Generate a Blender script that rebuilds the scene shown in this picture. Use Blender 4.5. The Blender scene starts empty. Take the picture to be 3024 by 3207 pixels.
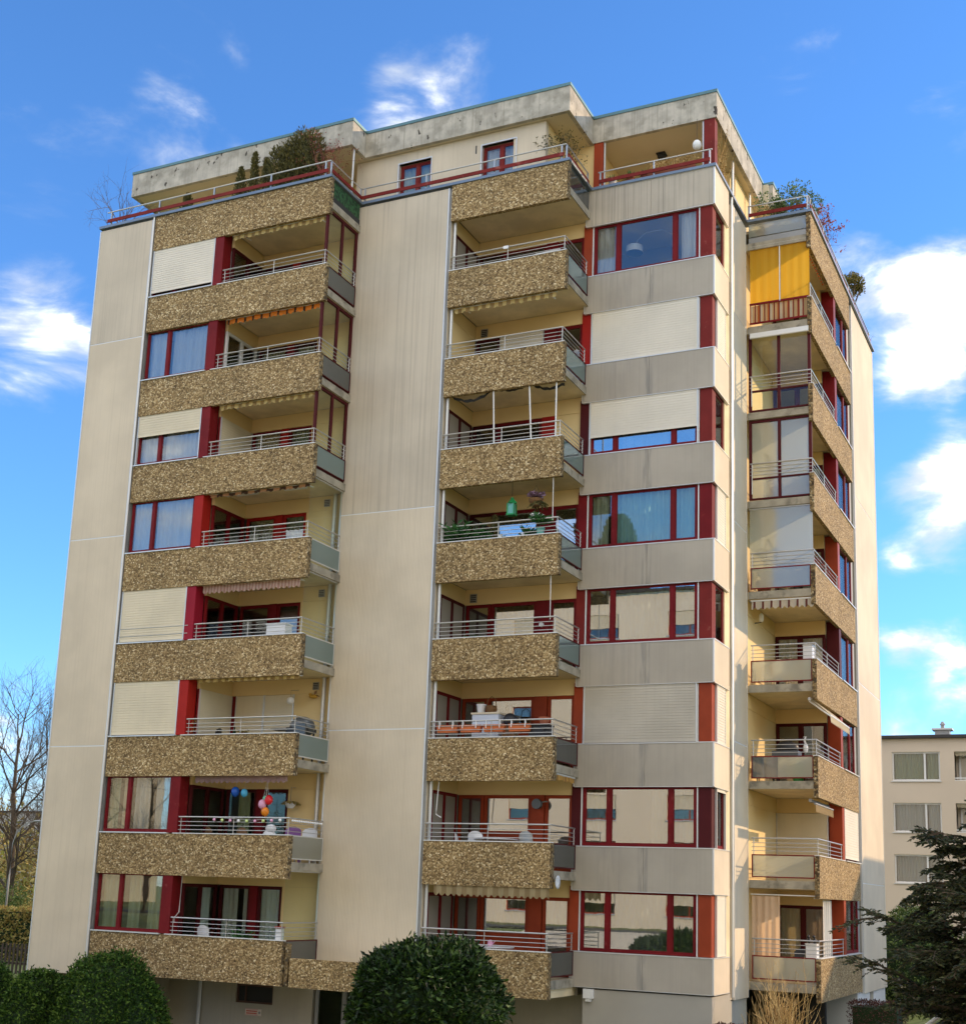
import bpy, bmesh, math, random
from mathutils import Vector, Matrix
R = math.radians
random.seed(7)
SC = bpy.context.scene
COL = SC.collection

# ------------------------------------------------------------------ camera
cam_d = bpy.data.cameras.new('camera'); cam = bpy.data.objects.new('camera', cam_d); COL.objects.link(cam)
CX, CY, CZ, YAW, PIT, ROL, FPX, PPY = 28.46504, -30.16826, 2.55061, 0.448434, 0.199269, 0.0363957, 4157.966, 1958.53
fw = Vector((-math.sin(YAW)*math.cos(PIT), math.cos(YAW)*math.cos(PIT), math.sin(PIT)))
rt = Vector((math.cos(YAW), math.sin(YAW), 0)); up = rt.cross(fw)
r2 = rt*math.cos(ROL)+up*math.sin(ROL); u2 = -rt*math.sin(ROL)+up*math.cos(ROL)
cam.matrix_world = Matrix(((r2.x, u2.x, -fw.x, CX), (r2.y, u2.y, -fw.y, CY), (r2.z, u2.z, -fw.z, CZ), (0, 0, 0, 1)))
cam_d.sensor_fit = 'HORIZONTAL'; cam_d.sensor_width = 36.0; cam_d.lens = FPX/3024*36.0
cam_d.shift_y = (PPY-1603.5)/3024; cam_d.clip_start = 0.1; cam_d.clip_end = 3000
SC.camera = cam

# ------------------------------------------------------------------ sky, sun, exposure
SUN_AZ, SUN_EL = 37.6, 19.2            # azimuth counted from +X towards +Y
W = bpy.data.worlds.new('World'); SC.world = W; W.use_nodes = True
nt = W.node_tree; nt.nodes.clear()
def wn(t, **k):
    n = nt.nodes.new(t)
    for a, v in k.items(): setattr(n, a, v)
    return n
wout = wn('ShaderNodeOutputWorld'); wbg = wn('ShaderNodeBackground'); wbg.inputs['Strength'].default_value = 0.15
sky = wn('ShaderNodeTexSky', sky_type='NISHITA', sun_disc=False)
sky.sun_elevation = R(SUN_EL); sky.sun_rotation = R(90-SUN_AZ)
sky.altitude = 400; sky.air_density = 1.0; sky.dust_density = 0.0; sky.ozone_density = 2.0
hsv = wn('ShaderNodeMix', data_type='RGBA', blend_type='MULTIPLY'); hsv.inputs['Factor'].default_value = 1.0; hsv.inputs['B'].default_value = (.33, .56, .82, 1)
nt.links.new(sky.outputs[0], hsv.inputs['A'])
tc = wn('ShaderNodeTexCoord')
def wmath(op, a, b=None, c=None):
    n = wn('ShaderNodeMath', operation=op)
    for i, v in enumerate((a, b, c)):
        if v is None: continue
        if hasattr(v, 'links'): nt.links.new(v, n.inputs[i])
        else: n.inputs[i].default_value = v
    return n.outputs[0]
def vdir(px, py):                      # direction of a cloud bank, from bearings read off the photograph
    a = (px*1.6128-1512)/FPX; b = -(py*1.6128-PPY)/FPX
    return (fw+r2*a+u2*b).normalized()
nz = wn('ShaderNodeTexNoise'); nz.inputs['Scale'].default_value = 8.0; nz.inputs['Detail'].default_value = 8; nz.inputs['Roughness'].default_value = 0.56; nz.inputs['Distortion'].default_value = 0.35
mp = wn('ShaderNodeMapping'); mp.inputs['Scale'].default_value = (1.0, 1.0, 2.2)
nt.links.new(tc.outputs['Generated'], mp.inputs['Vector']); nt.links.new(mp.outputs[0], nz.inputs['Vector'])
nz2 = wn('ShaderNodeTexNoise'); nz2.inputs['Scale'].default_value = 1.6; nz2.inputs['Detail'].default_value = 3
nt.links.new(tc.outputs['Generated'], nz2.inputs['Vector'])
bias = wmath('MULTIPLY_ADD', nz2.outputs[0], 0.50, 0.62)       # cloud heavier than in view, added out of frame to fill the shaded front
LOBES = [  # px, py, angular radius (deg), weight; the first opens the clear field round the tower
    (930, 900, 40, -.97), (930, 1000, 26, -.20), (1540, 130, 6, -.34), (1050, 10, 5, -.36), (450, 40, 3, -.2),
    (1790, 640, 2.6, .52), (1880, 600, 2.4, .46), (1800, 700, 1.6, .2), (1850, 960, 2.1, .54), (1780, 1030, 1.7, .40), (1880, 900, 1.8, .3), (1800, 1235, 1.5, .52), (1870, 1330, 1.3, .50), (1790, 1450, 2.4, .66), (1720, 1100, 1.1, .3), (1620, 470, 1.6, .34), (1540, 260, 1.5, .28),
    (850, 185, 2.4, .72), (740, 235, 2.2, .60), (920, 150, 1.6, .42), (420, 200, 2.8, .52), (330, 90, 2.6, .26), (20, 610, 3.4, .24), (120, 650, 2.4, .20), (60, 710, 2.2, .12), (10, 230, 3.6, .14), (200, 300, 3, .08), (1260, 205, 1.4, .28), (1460, 310, 1.4, .26), (30, 1560, 4.0, .56)
]
for px, py, rad, wt in LOBES+[(None, Vector((-.45, -.8, .36)).normalized(), 26, -.60), (None, Vector((.8, .55, .3)).normalized(), 42, -.75)]:     # last two: blue field the windows mirror; clearing round the sun, shaped to cut fill
    d = vdir(px, py) if px is not None else py
    vm = wn('ShaderNodeVectorMath', operation='DOT_PRODUCT'); nt.links.new(tc.outputs['Generated'], vm.inputs[0]); vm.inputs[1].default_value = d
    mr = wn('ShaderNodeMapRange', interpolation_type='SMOOTHSTEP'); nt.links.new(vm.outputs['Value'], mr.inputs['Value'])
    mr.inputs['From Min'].default_value = math.cos(R(rad*1.5)); mr.inputs['From Max'].default_value = 1.0
    mr.inputs['To Min'].default_value = 0; mr.inputs['To Max'].default_value = wt
    bias = wmath('ADD', bias, mr.outputs[0])
cl = wmath('ADD', wmath('MULTIPLY_ADD', nz.outputs[0], 3.2, -1.10), bias)
mr = wn('ShaderNodeMapRange', interpolation_type='SMOOTHSTEP'); nt.links.new(cl, mr.inputs['Value'])
mr.inputs['From Min'].default_value = 0.40; mr.inputs['From Max'].default_value = 1.45
mixc = wn('ShaderNodeMix', data_type='RGBA'); cov = wmath('POWER', mr.outputs[0], 1.4); nt.links.new(cov, mixc.inputs['Factor'])
thick = wn('ShaderNodeMix', data_type='RGBA'); nz3 = wn('ShaderNodeTexNoise'); nz3.inputs['Scale'].default_value = 19.0; nz3.inputs['Detail'].default_value = 6; nt.links.new(mp.outputs[0], nz3.inputs['Vector'])
shade = wn('ShaderNodeMapRange', interpolation_type='SMOOTHSTEP'); nt.links.new(nz3.outputs[0], shade.inputs['Value']); shade.inputs['From Min'].default_value = 0.36; shade.inputs['From Max'].default_value = 0.72
nt.links.new(wmath('MULTIPLY', wmath('POWER', mr.outputs[0], 2.2), shade.outputs[0]), thick.inputs['Factor'])     # thin veils are duller than the thick sunlit heads
thick.inputs['A'].default_value = (2.25, 2.4, 2.6, 1); thick.inputs['B'].default_value = (11.0, 10.2, 9.0, 1); nt.links.new(thick.outputs['Result'], mixc.inputs['B'])
nt.links.new(hsv.outputs['Result'], mixc.inputs['A'])
nt.links.new(mixc.outputs['Result'], wbg.inputs['Color']); nt.links.new(wbg.outputs[0], wout.inputs[0])

sd = bpy.data.lights.new('sun', 'SUN'); sd.energy = 2.0; sd.angle = R(0.53); sd.color = (0.80, 0.57, 0.34)
sun = bpy.data.objects.new('sun', sd); COL.objects.link(sun)
sv = Vector((math.cos(R(SUN_AZ))*math.cos(R(SUN_EL)), math.sin(R(SUN_AZ))*math.cos(R(SUN_EL)), math.sin(R(SUN_EL))))
sun.rotation_euler = sv.to_track_quat('Z', 'Y').to_euler(); sun.location = (60, 40, 60)
SC.view_settings.view_transform = 'Standard'; SC.view_settings.look = 'None'
SC.view_settings.exposure = 1.38; SC.view_settings.gamma = 1.0; SC.view_settings.use_curve_mapping = False
SC.render.engine = 'CYCLES'
cy = SC.cycles; cy.max_bounces = 9; cy.diffuse_bounces = 4; cy.glossy_bounces = 4; cy.transmission_bounces = 6; cy.transparent_max_bounces = 14
cy.caustics_reflective = False; cy.caustics_refractive = False; cy.use_denoising = True

# ------------------------------------------------------------------ materials
def mat(name, col, rough=0.7, metal=0.0, var=None, streak=None, bump=None, col2=None, ramp=None, voro=None, island=None, spec=0.4, trans=None, ribs=None, spots=None, stain=None, sheen=None):
    m = bpy.data.materials.new(name); m.use_nodes = True; t = m.node_tree; N = t.nodes; L = t.links
    b = N['Principled BSDF']; b.inputs['Roughness'].default_value = rough; b.inputs['Metallic'].default_value = metal
    b.inputs['Specular IOR Level'].default_value = spec
    def n(ty, **k):
        x = N.new(ty)
        for a, v in k.items(): setattr(x, a, v)
        return x
    tcn = n('ShaderNodeTexCoord'); co = tcn.outputs['Object']
    cur = None
    def rgb(c):
        x = n('ShaderNodeRGB'); x.outputs[0].default_value = (*c[:3], 1); return x.outputs[0]
    cur = rgb(col)
    def noise(scale, sc3=(1, 1, 1), det=4, ro=.55):
        mpp = n('ShaderNodeMapping'); mpp.inputs['Scale'].default_value = sc3; L.new(co, mpp.inputs[0])
        x = n('ShaderNodeTexNoise'); x.inputs['Scale'].default_value = scale; x.inputs['Detail'].default_value = det; x.inputs['Roughness'].default_value = ro
        L.new(mpp.outputs[0], x.inputs['Vector']); return x.outputs[0]
    def remap(v, a, bb, c=0., d=1.):
        x = n('ShaderNodeMapRange', interpolation_type='SMOOTHSTEP'); L.new(v, x.inputs['Value'])
        x.inputs['From Min'].default_value = a; x.inputs['From Max'].default_value = bb; x.inputs['To Min'].default_value = c; x.inputs['To Max'].default_value = d
        return x.outputs[0]
    def mix(fac, a, c2, blend='MIX'):
        x = n('ShaderNodeMix', data_type='RGBA', blend_type=blend)
        if hasattr(fac, 'links'): L.new(fac, x.inputs['Factor'])
        else: x.inputs['Factor'].default_value = fac
        L.new(a, x.inputs['A']); L.new(c2, x.inputs['B']); return x.outputs['Result']
    bumps = []
    if voro:      # exposed pebbles: cells of three sizes and tones
        sc, cols = voro
        v = n('ShaderNodeTexVoronoi'); v.inputs['Scale'].default_value = sc; v.inputs['Randomness'].default_value = 1.0
        wob = n('ShaderNodeTexNoise'); wob.inputs['Scale'].default_value = sc*.7; L.new(co, wob.inputs['Vector'])
        va = n('ShaderNodeVectorMath', operation='MULTIPLY_ADD'); L.new(wob.outputs['Color'], va.inputs[0]); va.inputs[1].default_value = (.05, .05, .05); L.new(co, va.inputs[2])
        L.new(va.outputs[0], v.inputs['Vector'])
        sp = n('ShaderNodeSeparateColor'); L.new(v.outputs['Color'], sp.inputs[0])
        rp = n('ShaderNodeValToRGB'); rp.color_ramp.interpolation = 'LINEAR'
        e = rp.color_ramp.elements; e[0].position = cols[0][0]; e[0].color = (*cols[0][1], 1); e[1].position = cols[-1][0]; e[1].color = (*cols[-1][1], 1)
        for pos, c in cols[1:-1]:
            q = e.new(pos); q.color = (*c, 1)
        L.new(sp.outputs[0], rp.inputs[0])
        gap = remap(v.outputs['Distance'], .48, .85)
        cur = mix(gap, rp.outputs[0], rgb([x*.42 for x in col]))
        bumps.append((v.outputs['Distance'], -0.6, 0.03))
    if island:
        g = n('ShaderNodeNewGeometry'); rp = n('ShaderNodeValToRGB'); e = rp.color_ramp.elements
        e[0].color = (*island[0], 1); e[1].color = (*island[-1], 1)
        for i, c in enumerate(island[1:-1]):
            q = e.new((i+1)/(len(island)-1)); q.color = (*c, 1)
        L.new(g.outputs['Random Per Island'], rp.inputs[0]); cur = rp.outputs[0]
    if var:
        sc, amt = var
        cur = mix(remap(noise(sc), .3, .7), cur, mix(1.0, cur, rgb((1-amt,)*3), 'MULTIPLY'))
    if col2:
        c2, sc, lo, hi = col2
        cur = mix(remap(noise(sc, det=6), lo, hi), cur, rgb(c2))
    if streak:
        amt, c2 = streak
        s1 = remap(noise(1.0, (15, 15, .14), 5, .65), .46, .76, 0, amt)
        cur = mix(s1, cur, rgb(c2))
    if stain:     # run-off marks: (x, half width, strength, colour)
        sx = n('ShaderNodeSeparateXYZ'); L.new(co, sx.inputs[0])
        for (x0, hw, st, c2) in stain:
            a = n('ShaderNodeMath', operation='SUBTRACT'); L.new(sx.outputs[0], a.inputs[0]); a.inputs[1].default_value = x0
            a2 = n('ShaderNodeMath', operation='ABSOLUTE'); L.new(a.outputs[0], a2.inputs[0])
            msk = remap(a2.outputs[0], hw*.55, hw, st, 0)
            k = n('ShaderNodeMath', operation='MULTIPLY'); L.new(msk, k.inputs[0]); L.new(remap(noise(1.0, (9, 9, 1.1), 5), .38, .62), k.inputs[1])
            cur = mix(k.outputs[0], cur, rgb(c2))
    if spots:
        sc, lo, hi, c2 = spots
        cur = mix(remap(noise(sc, (1, 1, .6), 3), lo, hi), cur, rgb(c2))
    L.new(cur, b.inputs['Base Color'])
    if ribs:      # fine vertical grooves of the cladding
        sc, st = ribs
        wv = n('ShaderNodeTexWave', wave_type='BANDS', bands_direction='DIAGONAL'); wv.inputs['Scale'].default_value = sc; wv.inputs['Distortion'].default_value = .4
        mpp = n('ShaderNodeMapping'); mpp.inputs['Scale'].default_value = (1, 1, 0.0); L.new(co, mpp.inputs[0]); L.new(mpp.outputs[0], wv.inputs['Vector'])
        bumps.append((wv.outputs['Fac'], st, .01))
    if bump: bumps.append((noise(bump[0], det=6), bump[1], .02))
    if bumps:
        prev = None
        for sck, st, dist in bumps:
            bn = n('ShaderNodeBump'); bn.inputs['Strength'].default_value = abs(st); bn.inputs['Distance'].default_value = dist; bn.invert = st < 0
            L.new(sck, bn.inputs['Height'])
            if prev: L.new(prev, bn.inputs['Normal'])
            prev = bn.outputs[0]
        L.new(prev, b.inputs['Normal'])
    if trans:     # thin cloth or leaf: light comes through
        tr = n('ShaderNodeBsdfTranslucent'); L.new(cur, tr.inputs['Color'])
        ms = n('ShaderNodeMixShader'); ms.inputs[0].default_value = trans
        L.new(b.outputs[0], ms.inputs[1]); L.new(tr.outputs[0], ms.inputs[2]); L.new(ms.outputs[0], N['Material Output'].inputs[0])
    return m
def glass(name, tint=(.9, .95, .93), refl=.22, rough=0.0, wave=0.007, body=None, blend=.22):
    m = bpy.data.materials.new(name); m.use_nodes = True; t = m.node_tree; N = t.nodes; L = t.links; N.clear()
    o = N.new('ShaderNodeOutputMaterial'); tr = N.new('ShaderNodeBsdfTransparent'); tr.inputs[0].default_value = (*tint, 1)
    g = N.new('ShaderNodeBsdfGlossy'); g.inputs['Roughness'].default_value = rough
    lw = N.new('ShaderNodeLayerWeight'); lw.inputs['Blend'].default_value = blend
    mr = N.new('ShaderNodeMapRange'); L.new(lw.outputs['Fresnel'], mr.inputs[0]); mr.inputs['To Min'].default_value = refl; mr.inputs['To Max'].default_value = .95
    tcn = N.new('ShaderNodeTexCoord'); nz = N.new('ShaderNodeTexNoise'); nz.inputs['Scale'].default_value = 1.6; L.new(tcn.outputs['Object'], nz.inputs['Vector'])
    bn = N.new('ShaderNodeBump'); bn.inputs['Strength'].default_value = wave; bn.inputs['Distance'].default_value = .05; L.new(nz.outputs[0], bn.inputs['Height'])
    L.new(bn.outputs[0], g.inputs['Normal'])
    base = tr
    if body:
        df = N.new('ShaderNodeBsdfTranslucent'); df.inputs[0].default_value = (*body[0], 1)
        d2 = N.new('ShaderNodeBsdfDiffuse'); d2.inputs[0].default_value = (*body[0], 1)
        ad = N.new('ShaderNodeMixShader'); ad.inputs[0].default_value = .35; L.new(df.outputs[0], ad.inputs[1]); L.new(d2.outputs[0], ad.inputs[2])
        mx = N.new('ShaderNodeMixShader'); mx.inputs[0].default_value = body[1]; L.new(tr.outputs[0], mx.inputs[1]); L.new(ad.outputs[0], mx.inputs[2]); base = mx
    ms = N.new('ShaderNodeMixShader'); L.new(mr.outputs[0], ms.inputs[0]); L.new(base.outputs[0], ms.inputs[1]); L.new(g.outputs[0], ms.inputs[2])
    L.new(ms.outputs[0], o.inputs[0]); return m

PEB = [(0., (.09, .05, .02)), (.3, (.28, .18, .075)), (.6, (.42, .285, .125)), (.88, (.60, .44, .22)), (1., (.92, .76, .48))]
MT = dict(
    panel=mat('cladding_beige', (.70, .60, .45), .75, var=(.45, .16), streak=(.5, (.55, .46, .34)), ribs=(14, .3), bump=(40, .08)),
    panel_dirty=mat('cladding_weathered', (.62, .54, .42), .8, var=(.5, .15), streak=(.6, (.36, .31, .24)), ribs=(14, .12), bump=(40, .05)),
    spandrel=mat('cladding_grey', (.46, .41, .335), .75, var=(.6, .16), streak=(.5, (.33, .295, .245)), ribs=(14, .12), stain=[(17.12, .17, .55, (.22, .21, .19)), (16.2, .5, .18, (.25, .24, .22))]),
    spandrel_top=mat('cladding_grey_streaked', (.52, .46, .37), .8, var=(.7, .15), streak=(.85, (.24, .215, .18)), ribs=(14, .12)),
    peb=mat('washed_concrete', (.46, .32, .13), .85, voro=(26, PEB), var=(.8, .20), streak=(.3, (.17, .12, .06)), bump=(60, .12)),
    peb_dark=mat('washed_concrete_edge', (.14, .11, .07), .9, voro=(17, [(p, tuple(c*.55 for c in q)) for p, q in PEB]), bump=(60, .2)),  # raw weathered ends, darker and coarser than the parapet face
    conc=mat('cast_concrete', (.55, .51, .43), .85, var=(2.6, .32), col2=((.30, .28, .23), 2.4, .46, .70), spots=(4.2, .65, .70, (.06, .05, .04)), streak=(.7, (.27, .25, .20)), bump=(25, .15)),
    slab=mat('slab_concrete', (.80, .67, .43), .85, var=(1.5, .2), col2=((.68, .57, .37), 2.0, .5, .75), bump=(30, .15)),
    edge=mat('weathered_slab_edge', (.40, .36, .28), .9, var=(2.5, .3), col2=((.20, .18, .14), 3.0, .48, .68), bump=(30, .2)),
    render=mat('cream_render', (.78, .59, .29), .85, var=(.5, .06), bump=(50, .08)),
    ceil=mat('ceiling_paint', (.66, .58, .42), .85, var=(.6, .08)),
    red=mat('red_paint', (.19, .010, .013), .55, var=(1.5, .25), col2=((.25, .04, .035), 5.0, .60, .80), bump=(30, .03), spec=.15),
    red2=mat('red_paint_bright', (.38, .018, .012), .55, var=(1.5, .12), spec=.15),
    red3=mat('red_paint_pink', (.30, .012, .028), .55, var=(1.5, .1), spec=.15),
    red4=mat('red_paint_orange', (.34, .055, .02), .5, var=(1.5, .2), spec=.15),
    redold=mat('red_paint_faded', (.20, .022, .018), .6, col2=((.34, .13, .10), 3.0, .6, .8), var=(2, .2), spec=.15),
    dkred=mat('dark_red_paint', (.080, .010, .012), .6, var=(1.2, .15), spec=.15),
    steel=mat('galvanised_steel', (.50, .50, .49), .4, .8, var=(3, .1)),
    white=mat('white_aluminium', (.75, .75, .73), .4, .1),
    trim=mat('pale_metal_trim', (.66, .66, .64), .4, .4),
    grey=mat('grey_metal_strip', (.33, .33, .32), .5, .3, var=(.8, .15)),
    coping=mat('blue_grey_sheet_metal', (.20, .25, .31), .42, .55, var=(.7, .2)),
    patina=mat('green_sheet_metal', (.13, .24, .25), .45, .5, var=(.8, .2)),
    shutter=mat('cream_shutter', (.76, .67, .48), .5, var=(.7, .12), streak=(.25, (.62, .54, .40))),
    shutter_w=mat('white_shutter', (.78, .72, .60), .5, var=(.7, .10), streak=(.25, (.64, .59, .48))),
    shutter_g=mat('grey_shutter', (.55, .50, .41), .5, var=(.8, .15), streak=(.4, (.42, .38, .31))),
    pane=glass('window_glass', refl=.10, tint=(.96, .98, .97)),
    pane_hi=glass('window_glass_coated', refl=.42, tint=(.92, .97, .95)),
    pane_clear=glass('clear_screen_glass', refl=.03, tint=(.95, .99, .96), wave=.005, blend=.08),
    frost=glass('frosted_blue_glass', refl=.22, rough=.08, tint=(.5, .62, .62), body=((.50, .80, .80), .52)),
    frost_dk=glass('dark_screen_glass', refl=.20, rough=.08, tint=(.35, .4, .4), body=((.13, .17, .18), .75)),
    frost_lt=glass('milky_screen_glass', refl=.12, rough=.1, tint=(.85, .88, .80), body=((.88, .88, .74), .55)),
    cur_w=mat('white_curtain', (.85, .85, .82), .9, trans=.45),
    cur_g=mat('green_curtain', (.50, .56, .38), .9, trans=.35),
    cur_b=mat('pale_curtain', (.78, .81, .82), .9, trans=.4),
    cur_t=mat('teal_curtain', (.42, .72, .70), .9, trans=.4), cur_c=mat('cream_curtain', (.80, .70, .50), .9, trans=.4),
    room=mat('room_wall', (.30, .27, .22), .9), floor=mat('indoor_floor', (.18, .13, .09), .6),
    wall_gnd=mat('plinth_render', (.43, .39, .31), .85, var=(.8, .12), streak=(.3, (.3, .28, .24)), bump=(40, .08)),
    wall_grey=mat('plinth_grey', (.42, .39, .33), .85, var=(.8, .1), bump=(40, .08)),
    wall_white=mat('plinth_white', (.62, .62, .60), .85, var=(.8, .08), bump=(40, .06)),
    dark=mat('dark_interior', (.03, .03, .03), .8),
    black=mat('black_plastic', (.025, .025, .028), .45), grill=mat('grey_steel_lid', (.11, .12, .125), .35, .5),
    bar=mat('dark_screen_bars', (.10, .05, .035), .6),
    orange=mat('orange_plastic', (.65, .16, .04), .5, var=(3, .15)), terracotta=mat('terracotta', (.38, .12, .06), .8, var=(4, .15)),
    wplas=mat('white_plastic', (.78, .78, .78), .4), fencewood=mat('dark_fence_wood', (.07, .05, .035), .8, var=(6, .3)), wood=mat('brown_wood', (.24, .12, .05), .6, var=(6, .3)),
    wicker=mat('wicker', (.22, .11, .04), .8, var=(20, .4)), bluebox=mat('pale_blue_plastic', (.60, .66, .74), .5),
    purple=mat('purple_plastic', (.20, .08, .25), .5), bark=mat('bark', (.115, .085, .06), .9, var=(3, .35), bump=(14, .5)),
    bark_l=mat('pale_twigs', (.44, .28, .10), .8, island=[(.26, .15, .05), (.50, .33, .12), (.62, .45, .2)]),
    bark_r=mat('roof_twigs', (.16, .12, .10), .9),
    leaf=mat('laurel_leaf', (.04, .08, .02), .5, island=[(.004, .012, .003), (.008, .026, .005), (.018, .048, .008), (.06, .11, .018)], trans=.10, spec=.25),
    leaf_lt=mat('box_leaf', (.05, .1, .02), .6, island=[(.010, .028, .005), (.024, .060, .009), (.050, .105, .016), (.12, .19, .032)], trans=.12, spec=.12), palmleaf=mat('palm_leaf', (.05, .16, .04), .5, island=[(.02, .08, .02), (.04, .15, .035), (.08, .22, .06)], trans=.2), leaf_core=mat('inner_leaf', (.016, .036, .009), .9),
    needle=mat('yew_needle', (.02, .04, .015), .6, island=[(.007, .015, .006), (.017, .031, .011), (.038, .055, .017), (.095, .095, .03)], trans=.15),
    roofleaf=mat('cypress_leaf', (.06, .07, .02), .7, island=[(.04, .042, .012), (.09, .085, .02), (.15, .125, .03)], trans=.15),
    brightleaf=mat('olive_leaf', (.1, .16, .05), .6, island=[(.05, .10, .03), (.11, .19, .06), (.20, .26, .10)], trans=.2),
    pineleaf=mat('pine_needle', (.12, .12, .03), .7, island=[(.08, .09, .02), (.16, .15, .04), (.26, .20, .06)], trans=.2),
    redleaf=mat('red_twig_leaf', (.3, .08, .05), .7, island=[(.22, .05, .04), (.38, .12, .09)], trans=.2),
    brownleaf=mat('beech_leaf', (.2, .14, .05), .8, island=[(.18, .12, .035), (.34, .25, .075), (.42, .34, .11), (.24, .25, .05)], trans=.15),
    hedgeleaf=mat('hedge_leaf', (.08, .13, .03), .7, island=[(.04, .08, .015), (.10, .15, .03), (.16, .20, .05)], trans=.15),
    redhedge=mat('maroon_hedge_leaf', (.09, .03, .02), .8, island=[(.045, .018, .014), (.11, .04, .03)], trans=.1),
    flower=mat('mauve_flower', (.30, .18, .30), .7, island=[(.16, .09, .12), (.42, .28, .42)]), wflower=mat('white_flower', (.8, .8, .75), .7),
    grass=mat('lawn', (.13, .16, .035), .9, var=(.4, .3), col2=((.22, .21, .08), .25, .45, .7), bump=(30, .3)),
    asphalt=mat('asphalt', (.05, .05, .052), .9, var=(2, .2), bump=(80, .2)), gravel=mat('pale_gravel', (.50, .45, .36), .95, var=(1.5, .15), bump=(90, .2)), pave=mat('pavement', (.26, .25, .23), .9, var=(1.5, .15), bump=(60, .1)),
    nwall=mat('neighbour_render', (.66, .55, .43), .85, var=(.4, .06), bump=(40, .05)), owall=mat('opposite_render', (.82, .72, .54), .85, var=(.4, .08), streak=(.2, (.66, .57, .43))),
    nroof=mat('dark_flat_roof', (.05, .045, .045), .8), tile=mat('roof_tile', (.2, .08, .05), .8),
    rust=mat('rusty_tin', (.30, .27, .22), .6, .4), car=mat('dark_car_paint', (.03, .045, .07), .2, .4), tyre=mat('tyre_rubber', (.02, .02, .02), .9),
    lamp=mat('lamp_glass', (.8, .8, .78), .3), gas=mat('green_enamel', (.03, .30, .08), .4), lantern=mat('green_lantern_metal', (.02, .28, .08), .45), teal=mat('lantern_glass', (.15, .42, .36), .3),
    sign=mat('sign_plate', (.68, .60, .50), .5), signred=mat('sign_red_print', (.55, .08, .05), .5), yellow=mat('yellow_wood', (.45, .25, .03), .6),
    greenscreen=mat('green_ivy_screen', (.03, .10, .035), .8, col2=((.01, .03, .012), 9, .42, .6)), net=mat('dark_net', (.03, .03, .028), .9),
    bl_blue=mat('blue_balloon', (.01, .09, .45), .25), bl_lblue=mat('light_blue_balloon', (.08, .42, .70), .25), bl_pink=mat('pink_balloon', (.75, .38, .55), .25), bl_red=mat('red_balloon', (.70, .02, .03), .25), bl_or=mat('orange_balloon', (.80, .25, .02), .25), bl_green=mat('mint_balloon', (.2, .6, .4), .25),
    bulb=mat('string_ball', (.7, .55, .5), .5, island=[(.65, .3, .3), (.75, .72, .5), (.5, .7, .2), (.75, .75, .75)]),
)
def cloth(name, a, b, w, axis='x', trans=.45, c=None):      # woven stripes
    m = bpy.data.materials.new(name); m.use_nodes = True; t = m.node_tree; N = t.nodes; L = t.links; p = N['Principled BSDF']; p.inputs['Roughness'].default_value = .9
    tcn = N.new('ShaderNodeTexCoord'); sx = N.new('ShaderNodeSeparateXYZ'); L.new(tcn.outputs['Object'], sx.inputs[0])
    ml = N.new('ShaderNodeMath'); ml.operation = 'MULTIPLY'; L.new(sx.outputs['xyz'.index(axis)], ml.inputs[0]); ml.inputs[1].default_value = 1/w
    fr = N.new('ShaderNodeMath'); fr.operation = 'FRACT'; L.new(ml.outputs[0], fr.inputs[0])
    rp = N.new('ShaderNodeValToRGB'); rp.color_ramp.interpolation = 'CONSTANT'; e = rp.color_ramp.elements; e[0].color = (*a, 1); e[1].position = .5; e[1].color = (*b, 1)
    if c:
        q = e.new(.75); q.color = (*c, 1)
    L.new(fr.outputs[0], rp.inputs[0]); L.new(rp.outputs[0], p.inputs['Base Color'])
    tr = N.new('ShaderNodeBsdfTranslucent'); L.new(rp.outputs[0], tr.inputs[0]); ms = N.new('ShaderNodeMixShader'); ms.inputs[0].default_value = trans
    L.new(p.outputs[0], ms.inputs[1]); L.new(tr.outputs[0], ms.inputs[2]); L.new(ms.outputs[0], N['Material Output'].inputs[0]); return m
MT.update(aw_yel=cloth('awning_yellow_stripe', (.85, .68, .30), (.46, .31, .13), .26), aw_or=cloth('awning_orange_stripe', (.90, .26, .03), (.08, .04, .02), .30, c=(.90, .26, .03)),
          aw_pink=cloth('awning_pink_stripe', (.72, .52, .42), (.55, .30, .24), .11), aw_mauve=cloth('awning_mauve', (.42, .28, .26), (.40, .26, .25), .4),
          aw_peach=cloth('awning_peach_stripe', (.70, .38, .20), (.12, .07, .05), .44), aw_ivory=cloth('awning_ivory_stripe', (.74, .66, .48), (.58, .50, .34), .14, axis='y'),
          aw_tan=cloth('awning_tan_stripe', (.50, .40, .22), (.38, .28, .14), .30), aw_check=cloth('awning_check', (.66, .60, .50), (.62, .58, .50), .25, c=(.16, .05, .04)),
          aw_gold=cloth('awning_gold_screen', (.74, .43, .04), (.72, .40, .03), .23, trans=.5), bal_stripe=cloth('striped_screen_cloth', (.70, .52, .28), (.62, .22, .06), .30, c=(.72, .66, .50), trans=.4),
          aw_amber=cloth('awning_amber', (.68, .40, .10), (.45, .25, .08), .2, axis='y'))

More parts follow.
